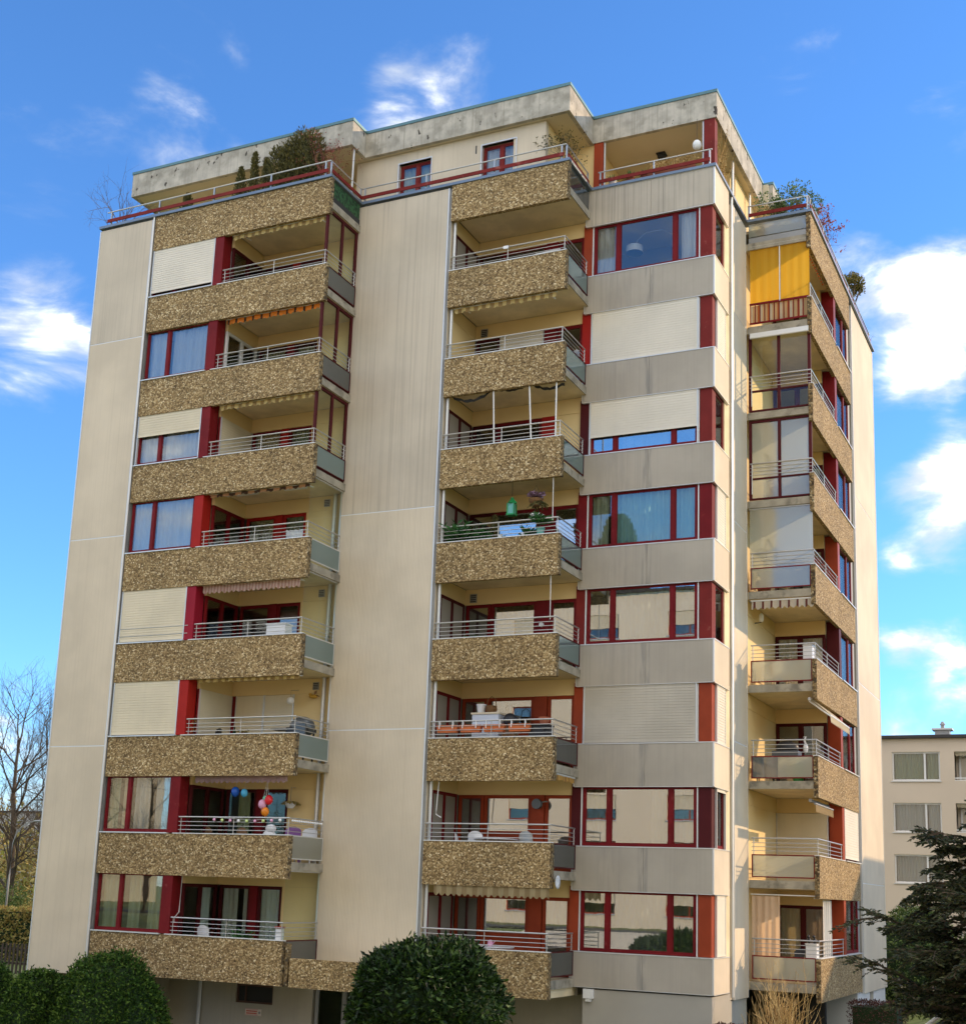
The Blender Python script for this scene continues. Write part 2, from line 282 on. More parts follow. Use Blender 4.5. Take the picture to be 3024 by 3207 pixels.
# ------------------------------------------------------------------ mesh helpers
class MB:
    def __init__(s): s.v = []; s.f = []
    def box(s, a, b):
        x0, x1 = sorted((a[0], b[0])); y0, y1 = sorted((a[1], b[1])); z0, z1 = sorted((a[2], b[2])); i = len(s.v)
        s.v += [(x0, y0, z0), (x1, y0, z0), (x1, y1, z0), (x0, y1, z0), (x0, y0, z1), (x1, y0, z1), (x1, y1, z1), (x0, y1, z1)]
        s.f += [(i, i+3, i+2, i+1), (i+4, i+5, i+6, i+7), (i, i+1, i+5, i+4), (i+1, i+2, i+6, i+5), (i+2, i+3, i+7, i+6), (i+3, i, i+4, i+7)]
        return s
    def prism(s, poly, z0, z1):
        n = len(poly); i = len(s.v)
        s.v += [(x, y, z0) for x, y in poly]+[(x, y, z1) for x, y in poly]
        s.f.append(tuple(i+k for k in reversed(range(n)))); s.f.append(tuple(i+n+k for k in range(n)))
        for k in range(n):
            j = (k+1) % n; s.f.append((i+k, i+j, i+n+j, i+n+k))
        return s
    def tube(s, pts, r, n=6, cap=True):
        pts = [Vector(p) for p in pts]; rr = r if isinstance(r, (list, tuple)) else [r]*len(pts); rings = []
        for k, p in enumerate(pts):
            d = (pts[min(k+1, len(pts)-1)]-pts[max(k-1, 0)]).normalized()
            a = d.cross(Vector((0, 0, 1)));
            if a.length < .05: a = d.cross(Vector((1, 0, 0)))
            a.normalize(); b = d.cross(a); i = len(s.v)
            for q in range(n):
                t = 2*math.pi*q/n; s.v.append(tuple(p+(a*math.cos(t)+b*math.sin(t))*rr[k]))
            rings.append(i)
        for a, b in zip(rings, rings[1:]):
            for q in range(n):
                j = (q+1) % n; s.f.append((a+q, b+q, b+j, a+j))
        if cap:
            s.f.append(tuple(rings[0]+q for q in range(n))); s.f.append(tuple(rings[-1]+q for q in reversed(range(n))))
        return s
    def lathe(s, c, prof, n=14):      # prof: (radius, z)
        rings = []
        for r, z in prof:
            i = len(s.v); rings.append(i)
            for q in range(n):
                t = 2*math.pi*q/n; s.v.append((c[0]+r*math.cos(t), c[1]+r*math.sin(t), c[2]+z))
        for a, b in zip(rings, rings[1:]):
            for q in range(n):
                j = (q+1) % n; s.f.append((a+q, a+j, b+j, b+q))
        s.f.append(tuple(rings[0]+q for q in reversed(range(n)))); s.f.append(tuple(rings[-1]+q for q in range(n)))
        return s
    def ball(s, c, r, n=10, m=7, top=1.0):
        r = (r, r, r) if not isinstance(r, tuple) else r; rings = []
        for k in range(m+1):
            ph = -math.pi/2+math.pi*k/m; i = len(s.v); rings.append(i)
            for q in range(n):
                t = 2*math.pi*q/n; s.v.append((c[0]+r[0]*math.cos(ph)*math.cos(t), c[1]+r[1]*math.cos(ph)*math.sin(t), c[2]+r[2]*math.sin(ph)))
        for a, b in zip(rings, rings[1:]):
            for q in range(n):
                j = (q+1) % n; s.f.append((a+q, a+j, b+j, b+q))
        return s
    def leaf(s, p, d, w, l, roll=None):     # one folded leaf: two triangles a side
        d = Vector(d).normalized(); a = d.cross(Vector((random.uniform(-1, 1), random.uniform(-1, 1), random.uniform(-1, 1))))
        if a.length < .05: a = d.cross(Vector((0, 0, 1)))+Vector((.01, 0, 0))
        a.normalize(); n = d.cross(a); p = Vector(p); i = len(s.v)
        s.v += [tuple(p), tuple(p+d*l*.5+a*w*.5+n*w*.15), tuple(p+d*l), tuple(p+d*l*.5-a*w*.5+n*w*.15)]
        s.f += [(i, i+1, i+2), (i, i+2, i+3)]
        return s
    def quad(s, a, b, c, d):
        i = len(s.v); s.v += [tuple(a), tuple(b), tuple(c), tuple(d)]; s.f.append((i, i+1, i+2, i+3)); return s
    def mesh(s, name, m, smooth=False):
        me = bpy.data.meshes.new(name); me.from_pydata([tuple(v) for v in s.v], [], s.f); me.materials.append(m)
        if smooth: me.polygons.foreach_set('use_smooth', [True]*len(me.polygons))
        me.update(); return me
    def build(s, name, m, parent=None, smooth=False):
        if isinstance(m, str): m = MT[m]
        o = bpy.data.objects.new(name, s.mesh(name, m, smooth)); COL.objects.link(o)
        if parent is not None: o.parent = parent; o.location = -Vector(WORLD.get(parent.name, (0, 0, 0)))
        WORLD[o.name] = (0, 0, 0); return o
WORLD = {}
def tag(o, label=None, cat=None, group=None, kind=None):
    if label: o['label'] = label
    if cat: o['category'] = cat
    if group: o['group'] = group
    if kind: o['kind'] = kind
    return o
def thing(name, loc, label, cat, group=None):
    o = bpy.data.objects.new(name, None); COL.objects.link(o); o.location = loc; o.empty_display_size = .3
    WORLD[o.name] = tuple(loc); return tag(o, label, cat, group)
def copy_tree(o, parent=None):
    c = o.copy(); COL.objects.link(c)
    if parent is not None: c.parent = parent
    for ch in list(o.children): copy_tree(ch, c)
    return c
def boxes(name, m, parent, *ab):      # each box an object of its own
    return [MB().box(a, b).build(name, m, parent) for a, b in ab]
def box1(name, a, b, m, parent): return MB().box(a, b).build(name, m, parent)

class Fr:      # facade frame: s along the wall, d inwards, z up
    def __init__(s, o, sv, dv): s.o = o; s.s = sv; s.d = dv
    def p(s, a, d, z): return (s.o[0]+s.s[0]*a+s.d[0]*d, s.o[1]+s.s[1]*a+s.d[1]*d, z)
    def box(s, mb, a0, a1, d0, d1, z0, z1): mb.box(s.p(a0, d0, z0), s.p(a1, d1, z1)); return mb
def fbox(F, name, a0, a1, d0, d1, z0, z1, m, parent): return F.box(MB(), a0, a1, d0, d1, z0, z1).build(name, m, parent)

def curtain_mesh(F, a0, a1, d, z0, z1, wav=.17, amp=.05):
    mb = MB(); n = max(10, int((a1-a0)/wav*7)); i = len(mb.v); ph = random.random()*6
    for k in range(n+1):
        a = a0+(a1-a0)*k/n; x = (a-a0)/wav*2*math.pi
        dd = d+amp*math.sin(x+ph)+amp*.5*math.sin(x*.43+ph*2)
        mb.v += [F.p(a, dd, z0), F.p(a, d+(dd-d)*.6, z1)]
    for k in range(n): mb.f.append((i+2*k, i+2*k+2, i+2*k+3, i+2*k+1))
    return mb
def shutter_mesh(F, a0, a1, d, z0, z1, pitch=.075):
    mb = MB(); n = max(1, int(round((z1-z0)/pitch))); h = (z1-z0)/n
    for k in range(n):
        z = z0+k*h; F.box(mb, a0, a1, d+.003, d+.016, z, z+h*.80)
        F.box(mb, a0, a1, d+.012, d+.016, z+h*.80, z+h)
    F.box(mb, a0, a1, d-.004, d+.02, z0-.035, z0)
    return mb

ZT = lambda k: 23.13-2.75*k      # top of parapet k
ZB = lambda k: 21.985-2.75*k     # its underside

def window(B, F, a0, a1, z0, z1, d, splits=(), red='red', pane='pane', curtains=(), shutter=0, shm='shutter', fw_=.055, sill=False, mul=.1, dep=.07, shd=-.075):
    mb = MB()
    F.box(mb, a0, a1, d, d+dep, z0, z0+fw_); F.box(mb, a0, a1, d, d+dep, z1-fw_, z1)
    F.box(mb, a0, a0+fw_, d, d+dep, z0+fw_, z1-fw_); F.box(mb, a1-fw_, a1, d, d+dep, z0+fw_, z1-fw_)
    edges = [a0+fw_]
    for s in splits:
        F.box(mb, s-mul/2, s+mul/2, d-.006, d+dep+.006, z0+fw_, z1-fw_); edges += [s-mul/2, s+mul/2]
    edges.append(a1-fw_)
    w = mb.build('window', red, B)
    for i in range(0, len(edges), 2):
        e0, e1 = edges[i], edges[i+1]
        sb = MB(); g = .035       # sash round each pane
        F.box(sb, e0+.002, e1-.002, d+.012, d+dep-.012, z0+fw_+.002, z0+fw_+g); F.box(sb, e0+.002, e1-.002, d+.012, d+dep-.012, z1-fw_-g, z1-fw_-.002)
        F.box(sb, e0+.002, e0+g, d+.012, d+dep-.012, z0+fw_+g, z1-fw_-g); F.box(sb, e1-g, e1-.002, d+.012, d+dep-.012, z0+fw_+g, z1-fw_-g)
        sb.build('sash', red, w)
        fbox(F, 'pane', e0+g, e1-g, d+.028, d+.040, z0+fw_+g, z1-fw_-g, pane, w)
    for c in curtains:
        f0, f1, m = c[:3]; wd = a1-a0; top = c[3] if len(c) > 3 else 1.0
        curtain_mesh(F, a0+wd*f0, a0+wd*f1, d+.16, z0+.05, z0+(z1-z0)*top-.06).build('curtain', m, w, True)
    if shutter:
        zz = z1-(z1-z0)*shutter
        shutter_mesh(F, a0+.02, a1-.02, d+shd, zz+.04, z1-.004).build('roller_shutter', shm, w)
        for q0, q1 in ((a0-.012, a0+.018), (a1-.018, a1+.012)): fbox(F, 'guide_rail', q0, q1, d+shd-.008, d-.008, z0, z1, 'trim', w)
    if sill:
        fbox(F, 'sill', a0-.03, a1+.03, d-.14, d-.002, z0-.035, z0-.004, 'trim', w)
    return w

def rails(bal, F, a0, a1, d, z, E=None, b1=0, end_post=True):
    mb = MB(); n = max(2, int(round((a1-a0)/1.75))+1)
    for k in range(n):
        a = a0+.08+(a1-a0-.1)*k/(n-1); mb.tube([F.p(a, d, z-.05), F.p(a, d, z+.44)], .012, 6)
    corner = [F.p(a0, d, 0), F.p(a1, d, 0)] + ([E.p(b1, d, 0)] if E else [])
    for h, r in ((.44, .021), (.31, .010), (.20, .010), (.09, .010)):
        mb.tube([Vector((p[0], p[1], z+h)) for p in corner], r, 6)
    if E:
        mb.tube([E.p(b1-.06, d, z-.5), E.p(b1-.06, d, z+.44)], .014, 6)
    return mb.build('railing', 'steel', bal)

def awning(B, F, a0, a1, d, ztop, drop, m, bar=True, proj=0.0, scal=.17):
    # folded valance: gently waved cloth with a scalloped lower hem hanging from the front bar
    mb = MB(); n = int((a1-a0)/.035); i = len(mb.v)
    for k in range(n+1):
        a = a0+(a1-a0)*k/n; t = (a-a0)/scal*math.pi
        w = .018*math.sin(a*9)+.01*math.sin(a*23)
        mb.v += [F.p(a, d+w*.4-proj, ztop-.0), F.p(a, d+w-proj-.01, ztop-drop*(.72+.28*abs(math.sin(t))))]
    for k in range(n): mb.f.append((i+2*k, i+2*k+1, i+2*k+3, i+2*k+2))
    bx = MB(); bx.tube([F.p(a0-.03, d-proj+.01, ztop+.005), F.p(a1+.03, d-proj+.01, ztop+.005)], .028, 8)
    for a in (a0+.25, a1-.25): bx.tube([F.p(a, d-proj+.02, ztop), F.p(a, d+.55, ztop+.07)], .02, 6)
    w = bx.build('awning', 'white', B); mb.build('valance', m, w, True); return w

# ------------------------------------------------------------------ terrain
def sstep(a, b, x):
    t = max(0, min(1, (x-a)/(b-a))); return t*t*(3-2*t)
def gh(x, y):
    h = -2.7
    h += 3.55*sstep(-9, -24, y)                       # rises to the street where the photograph was taken
    h += 1.75*sstep(-2, -7, x)*sstep(-10, -2, y)      # left lawn
    h += 1.15*sstep(18.5, 22.5, x)*sstep(-10, -2, y)
    if y > 40: h += 1.2*sstep(40, 80, y)
    return h+.03*math.sin(x*.7)*math.cos(y*.6)
mb = MB(); xs = [-900, -500, -250, -120]+[-80+4*i for i in range(15)]+[-22+1.5*i for i in range(36)]+[34+4*i for i in range(14)]+[130, 250, 500, 900]
ys = [-400, -200, -100]+[-70+4*i for i in range(8)]+[-38+1.5*i for i in range(46)]+[32+5*i for i in range(14)]+[150, 250, 500, 900]
for y in ys:
    for x in xs: mb.v.append((x, y, gh(x, y)))
nx = len(xs)
for j in range(len(ys)-1):
    for i in range(nx-1): mb.f.append((j*nx+i, j*nx+i+1, (j+1)*nx+i+1, (j+1)*nx+i))
tag(mb.build('lawn', 'grass', None, True), kind='structure')
mb = MB()          # paved strip along the entrance, lying on the lawn
px = [4.0+.75*i for i in range(24)]
for j, y in enumerate([-1.6+.6*i for i in range(7)]):
    for x in px: mb.v.append((x, y, gh(x, y)+.035))
for j in range(6):
    for i in range(len(px)-1): mb.f.append((j*24+i, j*24+i+1, (j+1)*24+i+1, (j+1)*24+i))
tag(mb.build('path', 'pave'), kind='structure')
mb = MB()          # drive on the right where the car stands
for j in range(30):
    y = -2+1.5*j
    for x in (23.6, 26.5, 29.4): mb.v.append((x, y, gh(x, y)+.03))
for j in range(29):
    for i in range(2): mb.f.append((j*3+i, j*3+i+1, j*3+i+4, j*3+i+3))
tag(mb.build('driveway', 'asphalt'), kind='structure')
mb = MB()          # unseen pale gravel between street and lawn, added to bounce sunlight
for j in range(15):
    x = 2+1.9*j
    for i in range(8):
        y = -27.6+2.2*i; mb.v.append((x, y, gh(x, y)+.04))
for j in range(14):
    for i in range(7): mb.f.append((j*8+i, j*8+8+i, j*8+9+i, j*8+1+i))
tag(mb.build('bounce_forecourt', 'gravel'), kind='structure')
mb = MB()          # street behind the viewpoint
for j in range(60):
    x = -60+3*j
    for y in (-33.2, -30.5, -28.0): mb.v.append((x, y, gh(x, y)+.03))
for j in range(59):
    for i in range(2): mb.f.append((j*3+i, j*3+3+i, j*3+4+i, j*3+1+i))
tag(mb.build('road', 'asphalt'), kind='structure')

# ------------------------------------------------------------------ the apartment block
B = thing('apartment_building', (10, 9, -2.7), 'tall eight storey apartment block with pebbled brown balconies and red window frames', 'apartment building')
FL = Fr((1.98, 0), (1, 0), (0, 1)); LL = 6.47
EL = Fr((8.45, 0), (0, 1), (-1, 0))
FR_ = Fr((20.99, 13.5), (0, -1), (-1, 0)); LR = 6.355
ER = Fr((20.99, 7.145), (-1, 0), (0, 1))
FM = Fr((11.57, 1.777), (1, 0), (0, 1)); LM = 3.69
EM = Fr((15.26, 1.777), (0, 1), (-1, 0))
FBY = Fr((15.15, 3.576), (1, 0), (0, 1))
FS = Fr((19.03, 3.576), (0, 1), (-1, 0))
FC = Fr((8.45, 1.777), (1, 0), (0, 1))

# tall closed walls: panels with pale joints, grey strip at the edge
def tall_wall(F, a0, a1, joints, ztop, zbot, first='panel_dirty', body=.22, edge='both'):
    zs = [ztop]+joints+[zbot]
    for i in range(len(zs)-1):
        fbox(F, 'wall_panel', a0+.02, a1-.02, 0, .05, zs[i+1]+(.017 if i < len(zs)-2 else 0), zs[i]-(.017 if i else 0), first if i == 0 else 'panel', B)
    mb = MB()
    for z in joints: F.box(mb, a0+.02, a1-.02, .006, .052, z-.017, z+.017)
    if joints: mb.build('joint_strip', 'white', B)
    mb = MB()
    F.box(mb, a0-.02, a0+.02, -.012, .06, zbot, ztop); F.box(mb, a1-.02, a1+.02, -.012, .06, zbot, ztop); mb.build('edge_trim', 'trim', B)
    return fbox(F, 'wall', a0, a1, .053, body, zbot, ztop-.02, 'wall_gnd', B)
LWALL = Fr((-.24, 0), (1, 0), (0, 1))
tall_wall(LWALL, 0, 2.12, [19.14, 12.73, 6.38], 23.07, -.09)
tall_wall(FC, -.12, 3.02, [13.24, 6.92], 23.07, .55)
FE = Fr((19.03, 5.55), (0, 1), (-1, 0))
tall_wall(FE, .04, 1.50, [19.55, 13.2, 6.9], 22.95, .02, first='panel')
FP = Fr((20.97, 13.95), (0, 1), (-1, 0))
tall_wall(FP, 0, 4.42, [16.2, 9.8, 3.3], 23.07, -.1, first='panel')
# grey strips and gutters in the gaps between wall and balcony
for F, a0, a1, d, z0, z1 in ((LWALL, 2.145, 2.20, .05, -.1, 23.07), (FC, 3.045, 3.10, .04, .3, 23.07), (FP, -.43, -.03, .10, -.1, 23.07)):
    fbox(F, 'edge_strip', a0, a1, d, d+.3, z0, z1, 'grey', B)
MB().tube([(19.02, 5.44, .1), (19.02, 5.44, 23.2)], .04, 8).build('downpipe', 'trim', B); MB().tube([(1.93, -.02, .0), (1.93, -.02, 23.2)], .028, 6).build('downpipe', 'trim', B)
# shell: outer walls at the back and west, inner core
boxes('outer_wall', 'panel', B, ((-.22, .235, -3), (-.02, 18.2, 23.0)), ((-.02, 18.0, -3), (20.72, 18.2, 23.0)), ((20.62, 14.2, -3), (20.74, 18.0, 22.9)))
mb = MB(); mb.box((3.0, 6.0, -2.6), (17.0, 15.5, 22.9)); mb.build('inner_core', 'room', B)
boxes('partition_wall', 'room', B, ((1.95, .24, -.0), (2.03, 6, 22.95)), ((8.36, 2.2, 0), (8.5, 6, 22.95)), ((11.36, 2.02, 0), (11.54, 6, 22.95)), ((15.17, 3.86, 0), (15.25, 6, 22.95)), ((18.72, 5.42, .05), (18.80, 7.1, 22.9)), ((17, 13.66, 0), (20.6, 13.76, 22.9)))
mb = MB(); mb.box((18.80, 5.40, 0), (18.97, 7.24, 22.9)); mb.build('side_wall', 'panel', B)
# floors inside
for k in range(0, 9):
    z0, z1 = ZB(k)+.24, ZB(k)+.45
    mb = MB()
    mb.box((2.03, .14, z0), (4.74, 2.02, z1)); mb.box((0, 2.1, z0), (8.36, 18.0, z1-.002)); mb.box((8.5, 2.02, z0), (11.36, 6, z1)); mb.box((11.54, 3.80, z0), (15.17, 6.1, z1)); mb.box((15.25, 3.73, z0), (18.72, 6.2, z1))
    mb.box((8.5, 6.2, z0), (18.9, 10.8, z1-.004)); mb.box((8.5, 10.82, z0), (20.84, 13.6, z1-.006)); mb.box((8.5, 13.8, z0), (20.6, 17.9, z1-.003))
    mb.build('floor', 'ceil', B)

def module_a(F, E, L, k, c):
    """parapet, window, red column and loggia of one storey (k = parapet number from the top)"""
    zt, zb = ZT(k), ZB(k); Dp = E_D[c['side']]
    back = 2.0 if c['side'] == 'L' else 2.0
    bal = F.box(MB(), 2.84, L-.03, .125, back-.02, zb+.24, zb+.45)
    bal = bal.build('balcony', 'slab', B)
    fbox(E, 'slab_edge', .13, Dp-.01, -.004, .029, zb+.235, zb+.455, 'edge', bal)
    par = MB(); F.box(par, 0, 2.72, 0, .115, zb, zt); F.box(par, 2.73, L, 0, .115, zb, zt)
    par.build('parapet', 'peb', bal)
    fbox(F, 'parapet_end', L-.003, L+.045, -.006, .122, zb-.004, zt+.004, 'peb_dark', bal)
    if k == 0: return bal
    zc = ZB(k-1)                # underside of the parapet above
    fbox(F, 'parapet_cap', 2.60, L+.02, -.02, .13, zt+.004, zt+.026, 'white', bal)
    # window bay
    window(B, F, .03, 2.38, zt+.035, zc+.06, .10, (.86,), c.get('wred', 'red'), c.get('pane', 'pane'), c.get('cur', ()), c.get('shut', 0), c.get('shm', 'shutter'), sill=True)
    fbox(F, 'red_column', 2.39, 2.71, .03, .42, zt+.028, zc+.20, c.get('col', 'red'), B)
    # end wall of the loggia (glazed)
    N = Fr(F.p(2.80, 0, 0)[:2], F.d, (-F.s[0], -F.s[1]))
    zl, zf = zc-.20, zb+.46
    fbox(N, 'beam', .43, back+.02, -.015, .08, zl, zc+.235, 'render', B)
    ec = c.get('end', 'glass'); er = c.get('ered', 'dkred')
    if ec == 'glass':
        window(B, N, .44, back-.02, zf, zl-.005, .0, ((.44+back)/2,), er, c.get('bpane', 'pane'), c.get('ecur', ()), sill=False)
    elif ec == 'shutter':
        window(B, N, .44, back-.02, zf, zl-.005, .0, ((.44+back)/2,), er, 'pane', (), .99, 'shutter', shd=-.045)
    # back wall
    K = Fr(F.p(0, back, 0)[:2], F.s, F.d)
    fbox(K, 'beam', 2.72, L+.30 if c['side'] == 'L' else L+.0, -.012, .08, zl, zc+.235, 'render', B)
    if c['side'] == 'L': fbox(K, 'loggia_wall', 5.02, L-.09, 0, .12, zf-.02, zl-.003, 'render', B)
    else: fbox(K, 'loggia_wall', 2.72, L, 0, .02, zf-.02, zl-.003, 'render', B)
    if c['side'] == 'L':
        bd = c.get('back', 'glass'); br = c.get('bred', 'dkred')
        if bd == 'glass':
            window(B, K, 2.86, 3.93, zf, zl-.005, .02, (), br, c.get('bpane', 'pane'), c.get('bcur1', ()), sill=False)
            fbox(K, 'red_column', 3.94, 4.19, -.02, .1, zf, zl-.005, c.get('bcol', br), B)
            window(B, K, 4.20, 5.01, zf, zl-.005, .02, (), br, c.get('bpane', 'pane'), c.get('bcur2', ()), sill=False)
        else:
            fbox(K, 'red_column', 2.83, 2.98, -.03, .1, zf, zl-.005, br, B)
            window(B, K, 2.99, 3.97, zf, zl-.005, .02, (), br, 'pane', (), .99, 'shutter', shd=-.045)
            window(B, K, 3.99, 5.01, zf, zl-.005, .02, (), br, 'pane', (), .99, 'shutter', shd=-.045)
    rails(bal, F, 2.74, L-.06, .055, zt+.03, E if c.get('rail', True) else None, Dp-.05)
    # open end: glass between slab and rail
    z0 = zb+.56
    g = c.get('glass')
    if g:
        gm, red = g[:2]; e0, e1 = .13, Dp-.06
        fr = MB()
        E.box(fr, e0, e1, .01, .045, z0-.03, z0); E.box(fr, e0, e1, .01, .045, zt-.01, zt+.02); E.box(fr, e0, e0+.03, .01, .045, z0, zt-.01); E.box(fr, e1-.03, e1, .01, .045, z0, zt-.01)
        f_ = fr.build('screen_frame', red, bal)
        if len(g) > 2:
            mid = (e0+e1)/2+g[2]
            fbox(E, 'glass_panel', e0+.03, mid, .02, .032, z0, zt-.01, gm, bal); fbox(E, 'glass_panel', mid, e1-.03, .02, .032, z0, zt-.01, g[3], bal)
        else: fbox(E, 'glass_panel', e0+.03, e1-.03, .02, .032, z0, zt-.01, gm, bal)
    sc = c.get('screen')
    if sc == 'framed':
        zlo, zhi = zb+.50, zc+.22; fr = MB(); e0, e1 = .06, Dp-.02; mid = (e0+e1)/2+.02
        for a in (e0, mid-.045, e1-.09): E.box(fr, a, a+.09, .06, .13, zlo, zhi)
        E.box(fr, e0+.09, mid-.045, .06, .13, zhi-.08, zhi); E.box(fr, mid+.045, e1-.09, .06, .13, zhi-.08, zhi)
        E.box(fr, e0+.09, mid-.045, .06, .13, zlo, zlo+.05); E.box(fr, mid+.045, e1-.09, .06, .13, zlo, zlo+.05)
        if c['side'] == 'R': E.box(fr, e0+.09, mid-.045, .062, .128, zt-.02, zt+.03); E.box(fr, mid+.045, e1-.09, .062, .128, zt-.02, zt+.03)
        w = fr.build('screen', 'dkred', B)
        for a, b in ((e0+.09, mid-.045), (mid+.045, e1-.09)):
            fbox(E, 'pane', a, b, .088, .10, zlo+.05, zhi-.08, c.get('spane', 'pane_clear'), w)
    elif sc == 'frameless':
        w = fbox(E, 'screen_frame', .06, Dp-.02, .05, .10, zc+.20, zc+.235, 'trim', B)
        for i in range(2 if c['side'] == 'L' else 1):
            wd = (Dp-.1)/(2 if c['side'] == 'L' else 1)
            fbox(E, 'pane', .07+i*wd, .065+(i+1)*wd, .07, .08, zt-.05 if c['side'] == 'R' else zb+.5, zc+.195, c.get('spane', 'pane_clear'), w)
    return bal
E_D = dict(L=1.777, R=1.94)

CW = ((.02, .34, 'cur_w'), (.39, .98, 'cur_w')); CB = ((.02, .34, 'cur_b'), (.39, .98, 'cur_b'))
CG = ((.02, .16, 'cur_g'), (.22, .36, 'cur_c'), (.4, .62, 'cur_w'), (.72, .98, 'cur_w')); CGR = ((.04, .30, 'cur_g'), (.42, .62, 'cur_g'), (.74, .98, 'cur_g'))
G1 = ((.05, .95, 'cur_g'),); C1 = ((.05, .95, 'cur_c'),)
LEFT = {
    1: dict(shut=.93, shm='shutter_w', col='red', screen='framed', glass=('frost_dk', 'dkred'), bcol='red2', ecur=((.05, .4, 'cur_b'),)),
    2: dict(cur=CB, col='red', screen='framed', glass=('frost_dk', 'dkred'), ered='white', bcol='red', bcur1=G1, bcur2=G1, ecur=((.05, .95, 'cur_g'),)),
    3: dict(cur=CW, shut=.46, col='red', screen='framed', glass=('frost', 'dkred'), end='shutter', bcol='red2', bred='red', bcur1=C1, bcur2=G1, ered='red'),
    4: dict(cur=CW, col='red2', screen='frameless', glass=('frost', 'trim'), bcol='red2', bred='red2', ered='red', ecur=((.05, .95, 'cur_g'),), bcur1=G1, bcur2=G1),
    5: dict(shut=.99, col='red3', screen='frameless', glass=('frost', 'trim'), bcol='red', bred='red', ered='red'),
    6: dict(shut=.99, col='red2', glass=('frost', 'trim'), end='shutter', back='shutter', ered='red', bred='red'),
    7: dict(cur=CG, wred='red', pane='pane', bpane='pane_clear', col='red', glass=('frost_lt', 'trim'), bcol='red', bcur1=((.3, .7, 'cur_g'),)),
    8: dict(cur=CGR, wred='red', pane='pane', bpane='pane_clear', col='red', screen='frameless', glass=('frost_dk', 'dkred'), bcol='red', bcur1=((.02, .5, 'cur_b'), (.7, .95, 'cur_b')), ecur=((.55, .95, 'cur_b'),), bcur2=((.02, .96, 'cur_b'),)),
}
RIGHT = {
    1: dict(rail=False, cur=CW), 2: dict(screen='framed', cur=CW, spane='pane_clear'),
    3: dict(screen='framed', spane='frost_lt', cur=CB), 4: dict(screen='frameless', spane='frost_lt', glass=('frost_lt', 'red'), cur=CW),
    5: dict(glass=('frost_lt', 'red'), cur=CW, ecur=((.03, .45, 'cur_w'), (.52, .96, 'cur_w')), ered='dkred'),
    6: dict(glass=('frost_lt', 'red', .12, 'frost_dk'), cur=CW, ered='dkred'), 7: dict(glass=('frost_lt', 'red'), shut=.97, shm='shutter_w', end='shutter'),
    8: dict(glass=('frost_lt', 'red', -.0, 'frost_lt'), cur=CB, ecur=((.5, .96, 'cur_c'),)),
}
balL, balR = {}, {}
for k in range(9):
    c = dict(LEFT.get(k, {})); c['side'] = 'L'; balL[k] = module_a(FL, EL, LL, k, c)
    c = dict(RIGHT.get(k, {})); c['side'] = 'R'; c.setdefault('pane', 'pane_clear'); c.setdefault('col', ('red', 'red', 'red', 'red', 'red4', 'dkred', 'red4', 'red4', 'red4')[k]); balR[k] = module_a(FR_, ER, LR, k, c)

